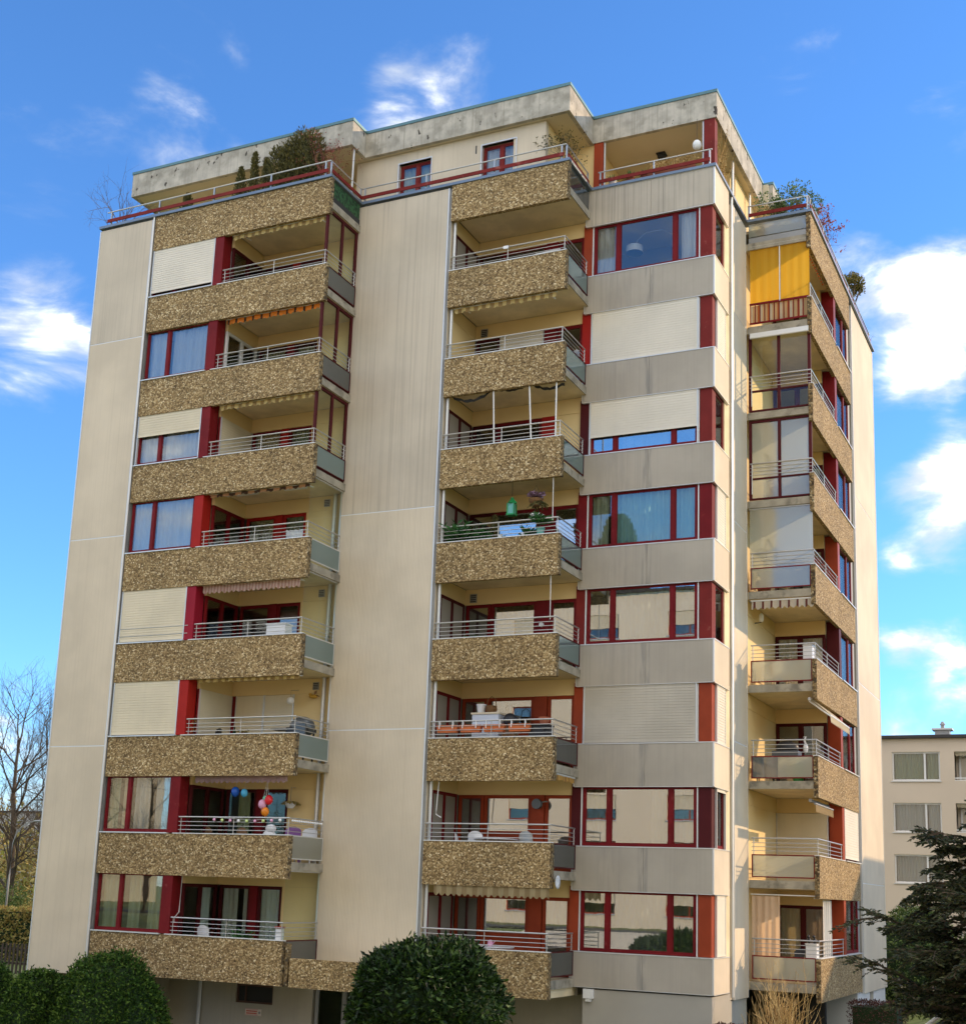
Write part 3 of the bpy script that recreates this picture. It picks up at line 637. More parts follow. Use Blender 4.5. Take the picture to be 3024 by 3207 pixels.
# middle balconies
MIDC = {1: dict(), 2: dict(c='shutter_w'), 3: dict(), 4: dict(cur='cur_g'), 5: dict(cur='cur_c'), 6: dict(cur=None, r='red4'), 7: dict(r='red4', cur=None), 8: dict(r='red4', cur='cur_b')}
balM = {}
def module_m(k):
    F, E, L, Dp = FM, EM, LM, 1.80
    zt, zb = ZT(k), ZB(k); c = MIDC.get(k, {})
    bal = F.box(MB(), .02, L-.03, .125, 1.93, zb+.24, zb+.45).build('balcony', 'slab', B); balM[k] = bal
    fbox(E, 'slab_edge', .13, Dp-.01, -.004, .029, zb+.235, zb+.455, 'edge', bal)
    fbox(F, 'parapet', .0, L, -.02, .115, zb, zt, 'peb', bal); fbox(F, 'parapet_end', L-.003, L+.04, -.026, .122, zb-.004, zt+.004, 'peb_dark', bal)
    if k == 0: return
    zc = ZB(k-1); zl, zf = zc-.22, zb+.46
    fbox(F, 'parapet_cap', -.0, L+.02, -.035, .13, zt+.004, zt+.026, 'white', bal)
    K = Fr((11.57, 3.727), (1, 0), (0, 1)); r = c.get('r', 'red'); p = 'pane_hi' if k >= 4 else 'pane'
    bx = MB(); K.box(bx, -.03, 3.60, -.012, .08, zl, zc+.235); bx.build('loggia_wall', 'render', B)
    cu = c.get('cur'); G = ((.04, .96, cu),) if cu else ()
    window(B, K, .02, .80, zf, zl-.004, .02, (), r if k > 4 else 'dkred', p, (), sill=False)
    if c.get('c'):
        window(B, K, .83, 2.24, zf, zl-.004, .02, (), r, p, (), .99, c['c'], shd=-.045)
    else:
        zs = zt+.30
        fbox(K, 'red_panel', .82, 2.25, .03, .08, zf, zs-.004, r, B)
        window(B, K, .82, 2.25, zs, zl-.004, .02, (), r, p, G, sill=False)
    fbox(K, 'red_column', 2.27, 2.65, -.03, .1, zf, zl-.004, r if k != 3 else 'red2', B)
    if k == 3: fbox(K, 'cream_panel', 2.67, 3.47, .0, .07, zf, zl-.004, 'render', B)
    else: window(B, K, 2.67, 3.47, zf, zl-.004, .02, (), r, p, G, sill=False)
    # left cheek wall of the loggia with its glazed door
    C = Fr((11.555, 1.777), (0, 1), (-1, 0))
    fbox(C, 'cheek_wall', .05, .40, 0, .06, zf-.02, zc+.235, 'panel', B); fbox(C, 'beam', .402, 1.93, -.006, .06, zl+.02, zc+.235, 'render', B)
    if k == 2: fbox(C, 'cream_panel', .41, 1.92, .0, .05, zf, zl+.015, 'render', B)
    else: window(B, C, .41, 1.92, zf, zl+.015, .0, (1.16,), 'dkred' if k < 6 else 'red', 'pane', (), sill=False)
    mb = MB(); mb.tube([(11.64, 1.93, zf-.02), (11.64, 1.93, zc+.23)], .045, 8); mb.build('drain_pipe', 'trim', B)
    rails(bal, F, .02, L-.05, .055, zt+.03, E, Dp-.03)
    z0 = zb+.56; fr = MB(); e0, e1 = .13, Dp-.05; red = 'dkred'
    E.box(fr, e0, e1, .01, .045, z0-.03, z0); E.box(fr, e0, e1, .01, .045, zt-.01, zt+.02); E.box(fr, e0, e0+.03, .01, .045, z0, zt-.01); E.box(fr, e1-.03, e1, .01, .045, z0, zt-.01)
    fr.build('screen_frame', red, bal); fbox(E, 'glass_panel', e0+.03, e1-.03, .02, .032, z0, zt-.01, 'frost_dk' if k > 5 else 'frost', bal)
for k in range(9): module_m(k)

# grey bay at the right corner
BAY = {1: dict(cur=((.0, .18, 'cur_w'), (.82, .98, 'cur_w')), col='redold', lc='red4', pane='pane'), 2: dict(shut=1, shm='shutter_w', col='redold', lc='red2'),
       3: dict(shut=.70, shm='shutter_w', cur=((.28, .72, 'cur_w'),), col='redold', lc='dkred'), 4: dict(cur=((.02, .17, 'cur_g'), (.24, .74, 'cur_t'), (.79, .98, 'cur_t')), col='red', lc='red', pane='pane'),
       5: dict(cur=((.02, .18, 'cur_c'), (.22, .74, 'cur_w'), (.79, .98, 'cur_w')), col='redold', lc='redold'), 6: dict(shut=1, shm='shutter_g', col='red4', lc='red4'),
       7: dict(cur=((.02, .17, 'cur_c'), (.60, .73, 'cur_c'), (.79, .98, 'cur_w')), col='dkred', lc='dkred', wred='red'), 8: dict(cur=((.02, .18, 'cur_c'), (.23, .74, 'cur_w'), (.79, .98, 'cur_g')), col='red4', lc='red4')}
for k in range(9):
    zt, zb = ZT(k), ZB(k)
    if k == 8: zb += .26
    m = 'spandrel_top' if k == 0 else 'spandrel'
    fbox(FBY, 'spandrel_panel', .0, 1.985, 0, .07, zb, zt, m, B); fbox(FBY, 'spandrel_panel', 1.992, 3.845, 0, .07, zb, zt, m, B)
    fbox(FS, 'spandrel_panel', .035, 1.53, 0, .07, zb, zt, 'panel', B)
    mb = MB()
    FBY.box(mb, 3.845, 3.886, -.008, .034, zb, zt); FBY.box(mb, -.03, .0, -.008, .072, zb, zt)
    FBY.box(mb, .0, 3.845, -.014, .1, zt-.004, zt+.022); FS.box(mb, .0, 1.53, -.014, .1, zt-.002, zt+.024); FBY.box(mb, 0, 3.845, -.01, .066, zb-.015, zb-.001); FS.box(mb, .035, 1.53, -.01, .066, zb-.016, zb-.002)
    mb.build('panel_trim', 'trim', B)
    mb = MB(); FBY.box(mb, .03, 3.80, .073, .16, zb+.02, zt-.02); FS.box(mb, .17, 1.52, .073, .16, zb+.02, zt-.02); mb.build('spandrel_wall', 'slab', B)
    if k == 0: continue
    c = BAY[k]; zc = ZB(k-1); z0 = zt+.03
    fbox(FBY, 'red_column', -.09, .18, .072, .42, z0, zc+.1, c['lc'], B)
    fbox(FBY, 'guide_rail', .19, .22, .05, .1, z0, zc+.02, 'white', B)
    window(B, FBY, .235, 3.40, z0, zc+.02, .085, (.985, 2.70), c.get('wred', 'red'), c.get('pane', 'pane_hi'), c.get('cur', ()), c.get('shut', 0), c.get('shm', 'shutter'), shd=-.07)
    fbox(FBY, 'guide_rail', 3.41, 3.44, .05, .1, z0, zc+.02, 'white', B)
    fbox(FBY, 'red_column', 3.455, 3.80, .06, .38, z0, zc+.1, c['col'], B)
    # narrow side window, grey pier behind it
    sh = k in (2, 4, 6, 8)
    window(B, FS, .385, 1.24, z0, zc+.02, .085, (), 'red', 'pane', ((.05, .95, 'cur_w'),), 1 if sh else (.08 if k == 7 else 0), 'shutter_w', shd=-.06)
    fbox(FS, 'pier', 1.25, 1.84, .06, .2, z0-.02, zc+.15, 'slab', B)

# ------------------------------------------------------------------ roof terrace
ztc = 23.135
poly_cop = [(-.28, -.06), (8.50, -.06), (8.50, 1.72), (15.32, 1.72), (15.32, 3.53), (19.08, 3.53), (19.08, 7.08), (21.05, 7.08), (21.05, 18.45), (-.28, 18.45)]
inner = [(.05, .25), (8.2, .25), (8.2, 2.0), (15.0, 2.0), (15.0, 3.85), (18.75, 3.85), (18.75, 7.4), (20.72, 7.4), (20.72, 18.1), (.05, 18.1)]
for i in range(len(poly_cop)):
    j = (i+1) % len(poly_cop); a, b, c_, d = poly_cop[i], poly_cop[j], inner[j], inner[i]
    MB().prism([a, b, c_, d], ztc, ztc+.085).build('coping', 'coping', B)
mb = MB(); mb.prism([(p[0], p[1]) for p in inner], 22.90, 23.0); mb.build('terrace_floor', 'slab', B)
# roof slab with deep concrete fascia, stepped outline
RP = [(-.36, 1.354), (8.231, 1.354), (8.231, 2.177), (15.096, 2.177), (15.096, 4.096), (18.94, 4.096), (18.94, 9.8), (19.25, 9.8), (19.25, 17.0), (-.36, 17.0)]
roof = MB().prism([(x+(.13 if i in (0, 9) else -.13), y+(.13 if i < 6 else -.13)) for i, (x, y) in enumerate(RP)], 25.04, 25.80).build('roof', 'ceil', B)
def offs(i, t):      # inner corner of the fascia ring
    P = RP; n = len(P); p0, p1, p2 = Vector(P[i-1]), Vector(P[i]), Vector(P[(i+1) % n])
    e1 = (p1-p0).normalized(); e2 = (p2-p1).normalized(); n1 = Vector((-e1.y, e1.x)); n2 = Vector((-e2.y, e2.x))
    return tuple(p1+(n1+n2)*t)
for i in range(len(RP)):
    j = (i+1) % len(RP)
    MB().prism([RP[i], RP[j], offs(j, .125), offs(i, .125)], 25.026, 25.83).build('fascia', 'conc', roof)
    o1, o2 = offs(i, -.025), offs(j, -.025)
    MB().prism([o1, o2, offs(j, .22), offs(i, .22)], 25.832, 25.925).build('roof_edge', 'patina', roof)
# attic walls
AW = Fr((.6, 2.42), (1, 0), (0, 1))
def attic(a0, a1, z0=22.99, z1=25.03, d0=0, d1=.2, m='render'): return fbox(AW, 'attic_wall', a0, a1, d0, d1, z0, z1, m, B)
attic(0, 7.2, d0=.9, d1=1.1); attic(7.2, 8.73, m='panel'); attic(9.87, 11.58, m='panel'); attic(12.62, 13.66, m='panel')
attic(8.73, 9.87, z0=24.66, m='panel'); attic(8.73, 9.87, z1=23.55, m='panel'); attic(11.58, 12.62, z0=24.66, m='panel'); attic(11.58, 12.62, z1=23.62, m='panel')
for a0, z0, cu in ((8.75, 23.56, 'cur_g'), (11.60, 23.63, 'cur_w')):
    window(B, AW, a0, a0+1.1, z0, 24.64, .10, (a0+.6,), 'redold', 'pane', ((.05, .48, cu), (.54, .95, cu)))
    fr = MB(); AW.box(fr, a0-.05, a0-.012, -.03, .1, z0-.05, 24.70); AW.box(fr, a0-.012, a0+1.11, -.03, .1, 24.66, 24.70); AW.box(fr, a0+1.11, a0+1.14, -.03, .1, z0-.05, 24.70); fr.build('window_surround', 'trim', B)
boxes('attic_side_wall', 'render', B, ((14.06, 2.625, 22.99), (14.26, 4.4, 25.03)), ((14.27, 4.2, 22.99), (15.12, 4.4, 25.03)), ((.6, 3.6, 22.99), (.8, 16, 25.03)), ((7.8, 2.63, 22.99), (8.0, 3.3, 25.02)), ((15.0, 7.2, 22.99), (18.5, 7.4, 25.03)), ((18.42, 7.4, 22.99), (18.62, 16.6, 25.03)), ((15.12, 4.42, 22.99), (15.22, 7.2, 25.03)), ((.8, 16.4, 22.99), (18.4, 16.6, 25.03)))
fbox(AW, 'wall_slot', 11.36, 11.40, -.006, .01, 24.45, 24.72, 'black', B)
mb = MB(); mb.box((15.13, 4.12, 22.99), (15.42, 4.36, 25.02)); mb.build('red_column', 'red4', B)
mb = MB(); mb.box((18.56, 4.12, 22.99), (18.88, 4.4, 25.02)); mb.build('red_column', 'redold', B)
boxes('steel_post', 'trim', B, ((15.44, 4.16, 23.0), (15.48, 4.2, 25.02)), ((18.50, 4.16, 23.0), (18.54, 4.2, 25.02)))
for x, y, r in ((8.15, 1.62, .03), (18.75, 6.6, .04), (18.75, 8.7, .04)): MB().tube([(x, y, 23.2), (x, y, 25.03)], r, 8).build('steel_post', 'trim', B)
# terrace railings: plank, handrail, posts
TR = [[(-.1, .08), (8.36, .08), (8.36, 1.86), (15.16, 1.86), (15.16, 3.6)], [(15.46, 3.66), (18.93, 3.66)], [(19.05, 7.24), (20.92, 7.24), (20.92, 18.2)]]
for P in TR:
    hr = MB(); hr.tube([(x, y, 23.74) for x, y in P], .022, 8)
    for a, b in zip(P, P[1:]):
        n = max(1, int(round((Vector(b)-Vector(a)).length/2.1)))
        for q in range(n+1):
            t = min(max(q/n, .02), .98); x, y = a[0]+(b[0]-a[0])*t, a[1]+(b[1]-a[1])*t
            hr.box((x-.022, y-.022, 23.215), (x+.022, y+.022, 23.72))
    rl = hr.build('terrace_railing', 'steel', B)
    for a, b in zip(P, P[1:]):
        dx, dy = Vector((b[0]-a[0], b[1]-a[1])).normalized(); nx_, ny_ = dy, -dx
        q = [(a[0]+dx*.05+nx_*.03, a[1]+dy*.05+ny_*.03), (b[0]-dx*.05+nx_*.03, b[1]-dy*.05+ny_*.03), (b[0]-dx*.05+nx_*.06, b[1]-dy*.05+ny_*.06), (a[0]+dx*.05+nx_*.06, a[1]+dy*.05+ny_*.06)]
        MB().prism(q[::-1], 23.36, 23.47).build('plank', 'redold', rl)
mb = MB(); mb.box((8.40, .16, 22.62), (8.43, 1.70, 23.10)); mb.build('terrace_screen', 'greenscreen', B); MB().box((8.39, .14, 22.28), (8.44, 1.72, 22.615)).build('terrace_beam', 'dark', B)
mb = MB(); mb.box((15.21, 1.95, 22.32), (15.24, 3.50, 23.10)); mb.build('terrace_screen', 'frost_dk', B)
mb = MB(); mb.box((19.1, 7.18, 22.66), (20.9, 7.21, 23.09)); mb.build('terrace_screen', 'frost_lt', B)
mb = MB(); mb.box((19.1, 7.16, 22.34), (20.93, 7.22, 22.62)); mb.build('terrace_beam', 'grey', B)

# ------------------------------------------------------------------ ground storey of the block
boxes('ground_wall', 'wall_gnd', B, ((4.55, 1.95, -3.2), (5.7, 2.15, .2)), ((5.7, 1.95, -.19), (6.95, 2.15, .2)), ((5.7, 1.95, -3.2), (6.95, 2.15, -.70)), ((6.95, 1.95, -3.2), (8.25, 2.15, .2)), ((11.3, 1.9, -3.2), (12.3, 2.1, .3)))
boxes('ground_wall', 'wall_gnd', B, ((2.95, .95, -3.2), (3.15, 2.4, .2)), ((3.15, 2.2, -3.2), (4.54, 2.4, .2)), ((12.3, 4.4, -3.2), (15.5, 4.6, .3)))
boxes('ground_wall', 'wall_grey', B, ((15.5, 3.62, -3.2), (18.98, 3.82, .19)), ((18.80, 3.83, -3.2), (18.98, 5.36, .19)), ((18.80, 5.37, -3.2), (18.97, 7.1, .03)))
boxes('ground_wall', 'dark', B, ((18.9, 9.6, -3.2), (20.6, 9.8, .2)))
boxes('ground_wall', 'wall_white', B, ((20.74, 13.2, -3.2), (20.92, 15.2, -.1)), ((20.74, 15.9, -3.2), (20.92, 18.3, -.1)), ((20.74, 15.2, -3.2), (20.92, 15.9, -1.15)), ((18.9, 13.0, -3.2), (20.92, 13.19, -.02)))
mb = MB(); mb.box((20.70, 15.2, -1.15), (20.78, 15.9, -.12)); mb.build('cellar_window', 'dark', B)
w = MB(); w.box((5.70, 2.0, -.70), (5.75, 2.06, -.19)); w.box((6.90, 2.0, -.70), (6.95, 2.06, -.19)); w.box((5.75, 2.0, -.70), (6.90, 2.06, -.65)); w.box((5.75, 2.0, -.24), (6.90, 2.06, -.19)); w.box((5.98, 2.0, -.65), (6.01, 2.06, -.24))
w = w.build('cellar_window', 'bar', B); mb = MB(); mb.box((5.75, 2.05, -.65), (6.9, 2.09, -.24)); mb.build('pane', 'dark', w)
mb = MB(); mb.tube([(4.5, 1.9, -2.7), (4.5, 1.9, .2)], .05, 8); mb.build('drain_pipe', 'trim', B)
# entrance door with glass, small canopy wall of washed concrete in front
FD = Fr((8.3, 1.95), (1, 0), (0, 1)); window(B, FD, .05, 2.95, -2.66, .25, .0, (.95, 1.9), 'grey', 'pane', (), mul=.07)
mb = MB(); mb.box((8.55, 4.4, -3), (11.3, 4.5, .2)); mb.build('hall_wall', 'wood', B)
mb = MB(); mb.box((8.70, .02, -.03), (11.9, .15, .71)); cn = mb.build('canopy', 'peb', B)
mb = MB(); mb.box((8.70, .16, .10), (11.9, 1.76, .28)); mb.build('canopy_roof', 'slab', cn)
mb = MB(); mb.box((8.535, .03, .0), (8.64, .16, 1.08)); mb.build('parapet_post', 'peb_dark', B)
# lowest slabs close the storey from below
boxes('floor', 'slab', B, ((2.05, .15, .0), (8.3, 2.2, .22)), ((11.6, 1.95, -.0), (15.2, 4.5, .22)))

# ------------------------------------------------------------------ awnings, boxes, vents fixed to the block
for k, m, drop, a0, a1 in ((1, 'aw_yel', .17, 2.95, 6.25), (2, 'aw_or', .19, 2.95, 6.25), (3, 'aw_yel', .17, 2.95, 6.25), (4, 'aw_peach', .12, 2.85, 6.3), (5, 'aw_pink', .27, 2.85, 6.2), (6, 'aw_yel', .12, 2.9, 6.35), (7, 'aw_mauve', .22, 3.1, 6.2)):
    awning(B, FL, a0, a1, .17, ZB(k-1)+.03, drop, m)
for k, m, drop, a0, a1 in ((2, 'aw_yel', .17, .15, 3.35), (8, 'aw_tan', .30, .35, 3.66)):
    awning(B, FM, a0, a1, .02 if k == 8 else .17, ZB(k-1)+.02, drop, m)
awning(B, EM, .35, 1.6, .03, ZB(6)+.2, .16, 'aw_amber')
awning(B, ER, .05, 1.85, .04, ZB(4)+.18, .26, 'aw_check')
# half opened ivory awning on the right wing, folded one below it
aw = MB(); aw.tube([(20.72, 9.9, 8.22), (21.3, 8.2, 7.78)], .025, 6); aw.tube([(20.72, 7.4, 8.22), (21.3, 7.2, 7.78)], .025, 6); aw.tube([(21.32, 5.9+1.3, 7.78), (21.32, 10.1, 7.78)], .03, 8); aw.tube([(20.75, 7.3, 8.27), (20.75, 10.1, 8.27)], .05, 8)
aw = aw.build('awning', 'white', B)
mb = MB(); n = 60
for q in range(n+1):
    y = 7.2+2.9*q/n; t = y/.15*math.pi
    mb.v += [(20.76, y, 8.31), (21.33, y, 7.80), (21.35, y, 7.78-.16-.06*abs(math.sin(t)))]
for q in range(n):
    i = 3*q; mb.f += [(i, i+3, i+4, i+1), (i+1, i+4, i+5, i+2)]
mb.build('awning_cloth', 'aw_ivory', aw)
aw = MB(); aw.tube([(20.72, 7.35, 5.42), (20.72, 9.9, 5.42)], .05, 8); aw.tube([(20.85, 7.35, 5.33), (20.85, 9.9, 5.33)], .03, 8); aw = aw.build('awning', 'grey', B)
mb = MB(); n = 50
for q in range(n+1):
    y = 7.4+2.5*q/n; mb.v += [(20.86, y, 5.32), (20.87, y, 5.14-.05*abs(math.sin(y/.15*math.pi)))]
for q in range(n): i = 2*q; mb.f.append((i, i+2, i+3, i+1))
mb.build('awning_cloth', 'aw_tan', aw)
# striped screen, golden blind and red balustrade of the top right balcony
gb = MB(); gb.tube([(20.04, 7.17, 20.42), (20.04, 7.17, 22.33)], .018, 6); gb.tube([(19.14, 7.17, 22.32), (20.93, 7.17, 22.32)], .03, 6); gb = gb.build('sun_blind', 'white', B)
for x0, x1 in ((19.13, 20.02), (20.06, 20.93)): curtain_mesh(Fr((0, 7.20), (1, 0), (0, 1)), x0, x1, .0, 20.40, 22.31, .30, .012).build('blind_cloth', 'aw_gold', gb, True)
bl = MB(); bl.box((19.12, 7.16, 20.40), (20.9, 7.20, 20.46)); bl.box((19.12, 7.16, 19.78), (20.9, 7.20, 19.83))
for q in range(13): bl.box((19.13+q*.145, 7.165, 19.83), (19.155+q*.145, 7.195, 20.40))
bl = bl.build('balustrade', 'red', balR[1]); mb = MB(); mb.box((19.15, 7.22, 19.84), (20.88, 7.235, 20.39)); mb.build('striped_cloth', 'bal_stripe', balR[1])
# roller box over the glazed balcony below
mb = MB(); mb.box((19.14, 7.08, 19.34), (20.9, 7.16, 19.45)); mb.tube([(19.14, 7.10, 19.31), (20.9, 7.10, 19.31)], .035, 8); mb.build('blind_box', 'white', B)
for x, k in ((11.75, 2), (11.72, 5)):
    mb = MB(); mb.box((x, 3.69, ZB(k-1)-.16), (x+.22, 3.71, ZB(k-1)+.10)); v = mb.build('wall_vent', 'grey', B)
    mb = MB()
    for q in range(4): mb.box((x+.02, 3.675, ZB(k-1)-.14+q*.058), (x+.20, 3.689, ZB(k-1)-.115+q*.058))
    mb.build('vent_slat', 'dark', v)
for k in (4, 5, 6):
    z = ZB(k-1); mb = MB(); mb.box((7.63, 1.96, z-.10), (7.83, 1.985, z+.12)); v = mb.build('wall_vent', 'grey', B)
    mb = MB()
    for q in range(4): mb.box((7.65, 1.945, z-.08+q*.05), (7.81, 1.958, z-.06+q*.05))
    mb.build('vent_slat', 'dark', v)
for k in (4, 5, 6, 7):
    mb = MB(); mb.tube([(8.05, 1.9, ZB(k)+.45), (8.05, 1.9, ZB(k-1)+.24)], .055, 8); mb.build('drain_pipe', 'trim', B)
# white guard bars before the closed shutter
for h in (.22, .45): MB().tube([(1.95, .03, ZT(5)+h), (4.5, .03, ZT(5)+h)], .012, 6).build('guard_bar', 'steel', B)
for x in (12.0, 14.1):
    for k in (3, 4):
        z = ZB(k)+.20; mb = MB(); mb.box((x, 2.2, z-.045), (x+.85, 2.3, z+.03)); mb.build('ceiling_lamp', 'white', B)
for x, y in ((5.3, .75), (7.0, .75)):
    mb = MB(); mb.box((x, y, ZB(3)+.12), (x+.75, y+.1, ZB(3)+.18)); mb.build('ceiling_lamp', 'white', B)
mb = MB(); mb.box((15.55, 3.50, -.04), (15.82, 3.61, .20)); wl = mb.build('wall_lamp', 'lamp', B); mb = MB(); mb.box((15.61, 3.52, -.12), (15.76, 3.60, -.045)); mb.build('lamp_base', 'white', wl)
mb = MB(); mb.box((16.7, 5.3, 25.0), (16.98, 5.58, 25.035)); mb.lathe((16.84, 5.44, 24.9), [(.10, 0), (.14, .05), (.12, .1)], 12); mb.build('ceiling_lamp', 'dark', B)
sg = MB(); sg.box((6.08, 1.925, -1.02), (6.62, 1.945, -.84)); sg = sg.build('wall_sign', 'sign', B)
mb = MB()      # red border and two lines of print, too small to read
for a in ((6.09, 6.51, -.855, -.848), (6.09, 6.51, -1.01, -1.003)): mb.box((a[0], 1.915, a[2]), (a[1], 1.925, a[3]))
for z in (-.90, -.96):
    x = 6.12
    while x < 6.48:
        wd = random.uniform(.015, .035); mb.box((x, 1.916, z-.018), (x+wd, 1.925, z+.018)); x += wd+.012
mb.build('print', 'signred', sg); mb = MB(); mb.tube([(6.56, 1.916, -.93), (6.56, 1.925, -.93)], .035, 12); mb.build('emblem', 'grey', sg)

# ------------------------------------------------------------------ other buildings
def facade_block(name, label, x0, x1, y0, y1, z0, z1, front, cols, floors, wallm, framem='white', open_cols=(), ztop=None, shut=None):
    """plain block; front = +1/-1 for a front wall facing +Y or -Y; cols = [(x0, x1)], floors = [(z0, z1)] of the openings"""
    b = thing(name, ((x0+x1)/2, (y0+y1)/2, z0), label, 'building')
    yf = y1 if front > 0 else y0; d = -front      # inward direction
    F = Fr((0, yf), (1, 0), (0, d))
    wl = MB(); z = z0
    for f0, f1 in floors+[(z1, None)]:
        F.box(wl, x0, x1, 0, .3, z, f0)
        if f1 is None: break
        x = x0
        for c0, c1 in cols: F.box(wl, x, c0, 0, .3, f0, f1); x = c1
        F.box(wl, x, x1, 0, .3, f0, f1); z = f1
    wl.box((x0, yf+d*.3, z0), (x0+.3, yf+d*abs(y1-y0), z1)); wl.box((x1-.3, yf+d*.3, z0), (x1, yf+d*abs(y1-y0), z1)); wl.box((x0+.3, yf+d*(abs(y1-y0)-.3), z0), (x1-.3, yf+d*abs(y1-y0), z1))
    wl.build('wall', wallm, b)
    for i, (f0, f1) in enumerate(floors):
        for j, (c0, c1) in enumerate(cols):
            w = MB(); t = .08; m_ = c0+(c1-c0)*.68
            if j in open_cols:      # recessed balcony
                F.box(w, c0, c1, .9, 1.0, f0-.3, f1); o = w.build('balcony_wall', wallm, b)
                r = MB(); F.box(r, c0, c1, .02, .06, f0+.10, f0+.16); F.box(r, c0, c1, .02, .06, f0-.0, f0+.03); r.build('railing', 'white', b)
                awning(b, F, c0+.05, c1-.05, .1, f1-.02, .22, 'aw_ivory')
                window(b, F, c0+.15, c1-.7, f0+.03, f1-.1, .82, (), 'white', 'pane', ((.05, .95, 'cur_g'),)); continue
            F.box(w, c0, c1, .10, .18, f0, f0+t); F.box(w, c0, c1, .10, .18, f1-t, f1); F.box(w, c0, c0+t, .10, .18, f0+t, f1-t); F.box(w, c1-t, c1, .10, .18, f0+t, f1-t); F.box(w, m_-.05, m_+.05, .10, .18, f0+t, f1-t)
            o = w.build('window', framem, b)
            fbox(F, 'pane', c0+t, m_-.05, .13, .145, f0+t, f1-t, 'pane', o); fbox(F, 'pane', m_+.05, c1-t, .13, .145, f0+t, f1-t, 'pane', o)
            fbox(F, 'sill', c0-.05, c1+.05, -.06, .1, f0-.06, f0-.005, 'trim', o)
            if shut and (i*7+j*3) % 3 != 1: shutter_mesh(F, c0+.04, c1-.04, .05, f0+(f1-f0)*.45, f1-.01).build('roller_shutter', 'shutter', o)
            else:
                for q0, q1 in ((c0+.1, m_-.1), (m_+.1, c1-.1)): curtain_mesh(F, q0, q1, .30, f0+.03, f1-.03, .14, .03).build('curtain', 'cur_w' if (i+j) % 3 else 'cur_g', o, True)
    mb = MB()
    for f0, f1 in floors: F.box(mb, x0+.3, x1-.3, 1.2, 1.3, f0-.4, f1+.2)
    mb.build('inner_wall', 'room', b)
    MB().box((x0-.25, min(y0, y1)-.25, z1+.002), (x1+.25, max(y0, y1)+.25, z1+.16)).build('roof', 'nroof', b)
    return b
NB = facade_block('neighbour_building', 'beige flat roofed neighbour block behind the dark conifer at right', 6, 34, 42, 54, -2.5, 11.3, -1,
    [(8.2, 10.6), (11.3, 14.0), (15.0, 17.2), (17.85, 20.25), (20.95, 23.9), (24.6, 27.0), (28, 31)], [(1.25, 2.7), (3.85, 5.3), (6.45, 7.95), (9.1, 10.6)], 'nwall', open_cols=(4,))
ch = MB().box((19.75, 44.5, 11.47), (20.5, 45.2, 12.05)).build('chimney', 'grey', NB); MB().box((19.6, 44.4, 12.052), (20.65, 45.3, 12.14)).build('chimney_cap', 'trim', ch)
MB().lathe((20.12, 44.85, 12.142), [(.1, 0), (.1, .2), (.16, .22), (.05, .4)], 10).build('chimney_pot', 'grey', ch)
OC = [(-6.2+5.2*i, -4.2+5.2*i) for i in range(4)]
OB = facade_block('opposite_building', 'cream house across the street mirrored in the lower windows', -9, 13.5, -52, -39.0, .3, 21.2, 1, OC, [(1.6+2.8*i, 3.1+2.8*i) for i in range(7)], 'owall', 'red4', shut=True)
facade_block('street_bounce_building', 'long unseen cream house added across the street to bounce sunlight', -85, -46, -62, -50.0, .3, 13.0, 1, [(-83+5*i, -80.4+5*i) for i in range(7)], [(1.8+2.9*i, 3.3+2.9*i) for i in range(4)], 'owall')  # unseen house, added so its sunlit front bounces light back
facade_block('corner_bounce_building', 'unseen cream house added behind the viewpoint to bounce sunlight', 17, 58, -54, -40, .3, 18.4, 1, [(18.5+4*i, 21+4*i) for i in range(9)], [(1.8+2.9*i, 3.3+2.9*i) for i in range(6)], 'owall')  # added out of view to throw warm bounce onto the shaded facade
facade_block('side_building', 'flat roofed block on the right whose shade falls on the lower wall', 38, 60, 27.5, 46, -2.5, 11.35, -1, [(40+4*i, 42.4+4*i) for i in range(5)], [(.6+2.7*i, 2.1+2.7*i) for i in range(4)], 'nwall')
facade_block('distant_building', 'white apartment house far behind the bare trees at left', -84, -64, 80, 92, -2.4, 9.4, -1, [(-83+3.3*i, -80.9+3.3*i) for i in range(6)], [(.2+2.9*i, 1.7+2.9*i) for i in range(3)], 'wall_white')

# ------------------------------------------------------------------ foliage
def rnd_dir(up=0.0):
    while True:
        v = Vector((random.uniform(-1, 1), random.uniform(-1, 1), random.uniform(-1, 1)+up))
        if .1 < v.length < 1.3: return v.normalized()
def branch(mb, p, d, L, r, depth, spread=.5, kids=(2, 4), tips=None, gravity=.05, sides=5, ratio=(.6, .85)):
    n = 4 if depth > 1 else 3; pts = [p.copy()]; dd = d.copy()
    for q in range(n):
        dd = (dd+rnd_dir()*.16+Vector((0, 0, gravity))).normalized(); pts.append(pts[-1]+dd*L/n)
    mb.tube(pts, [r*(1-.5*q/n) for q in range(n+1)], sides if r > .02 else 3, False)
    if depth == 0:
        if tips is not None: tips.append((pts[-1], dd))
        return
    for q in range(random.randint(*kids)):
        t = random.uniform(.35, 1.0); i = min(int(t*n), n-1); a = pts[i].lerp(pts[i+1], t*n-i)
        nd = (dd+rnd_dir(.15)*spread*1.6).normalized()
        branch(mb, a, nd, L*random.uniform(*ratio), r*random.uniform(.38, .6), depth-1, spread, kids, tips, gravity, sides, ratio)
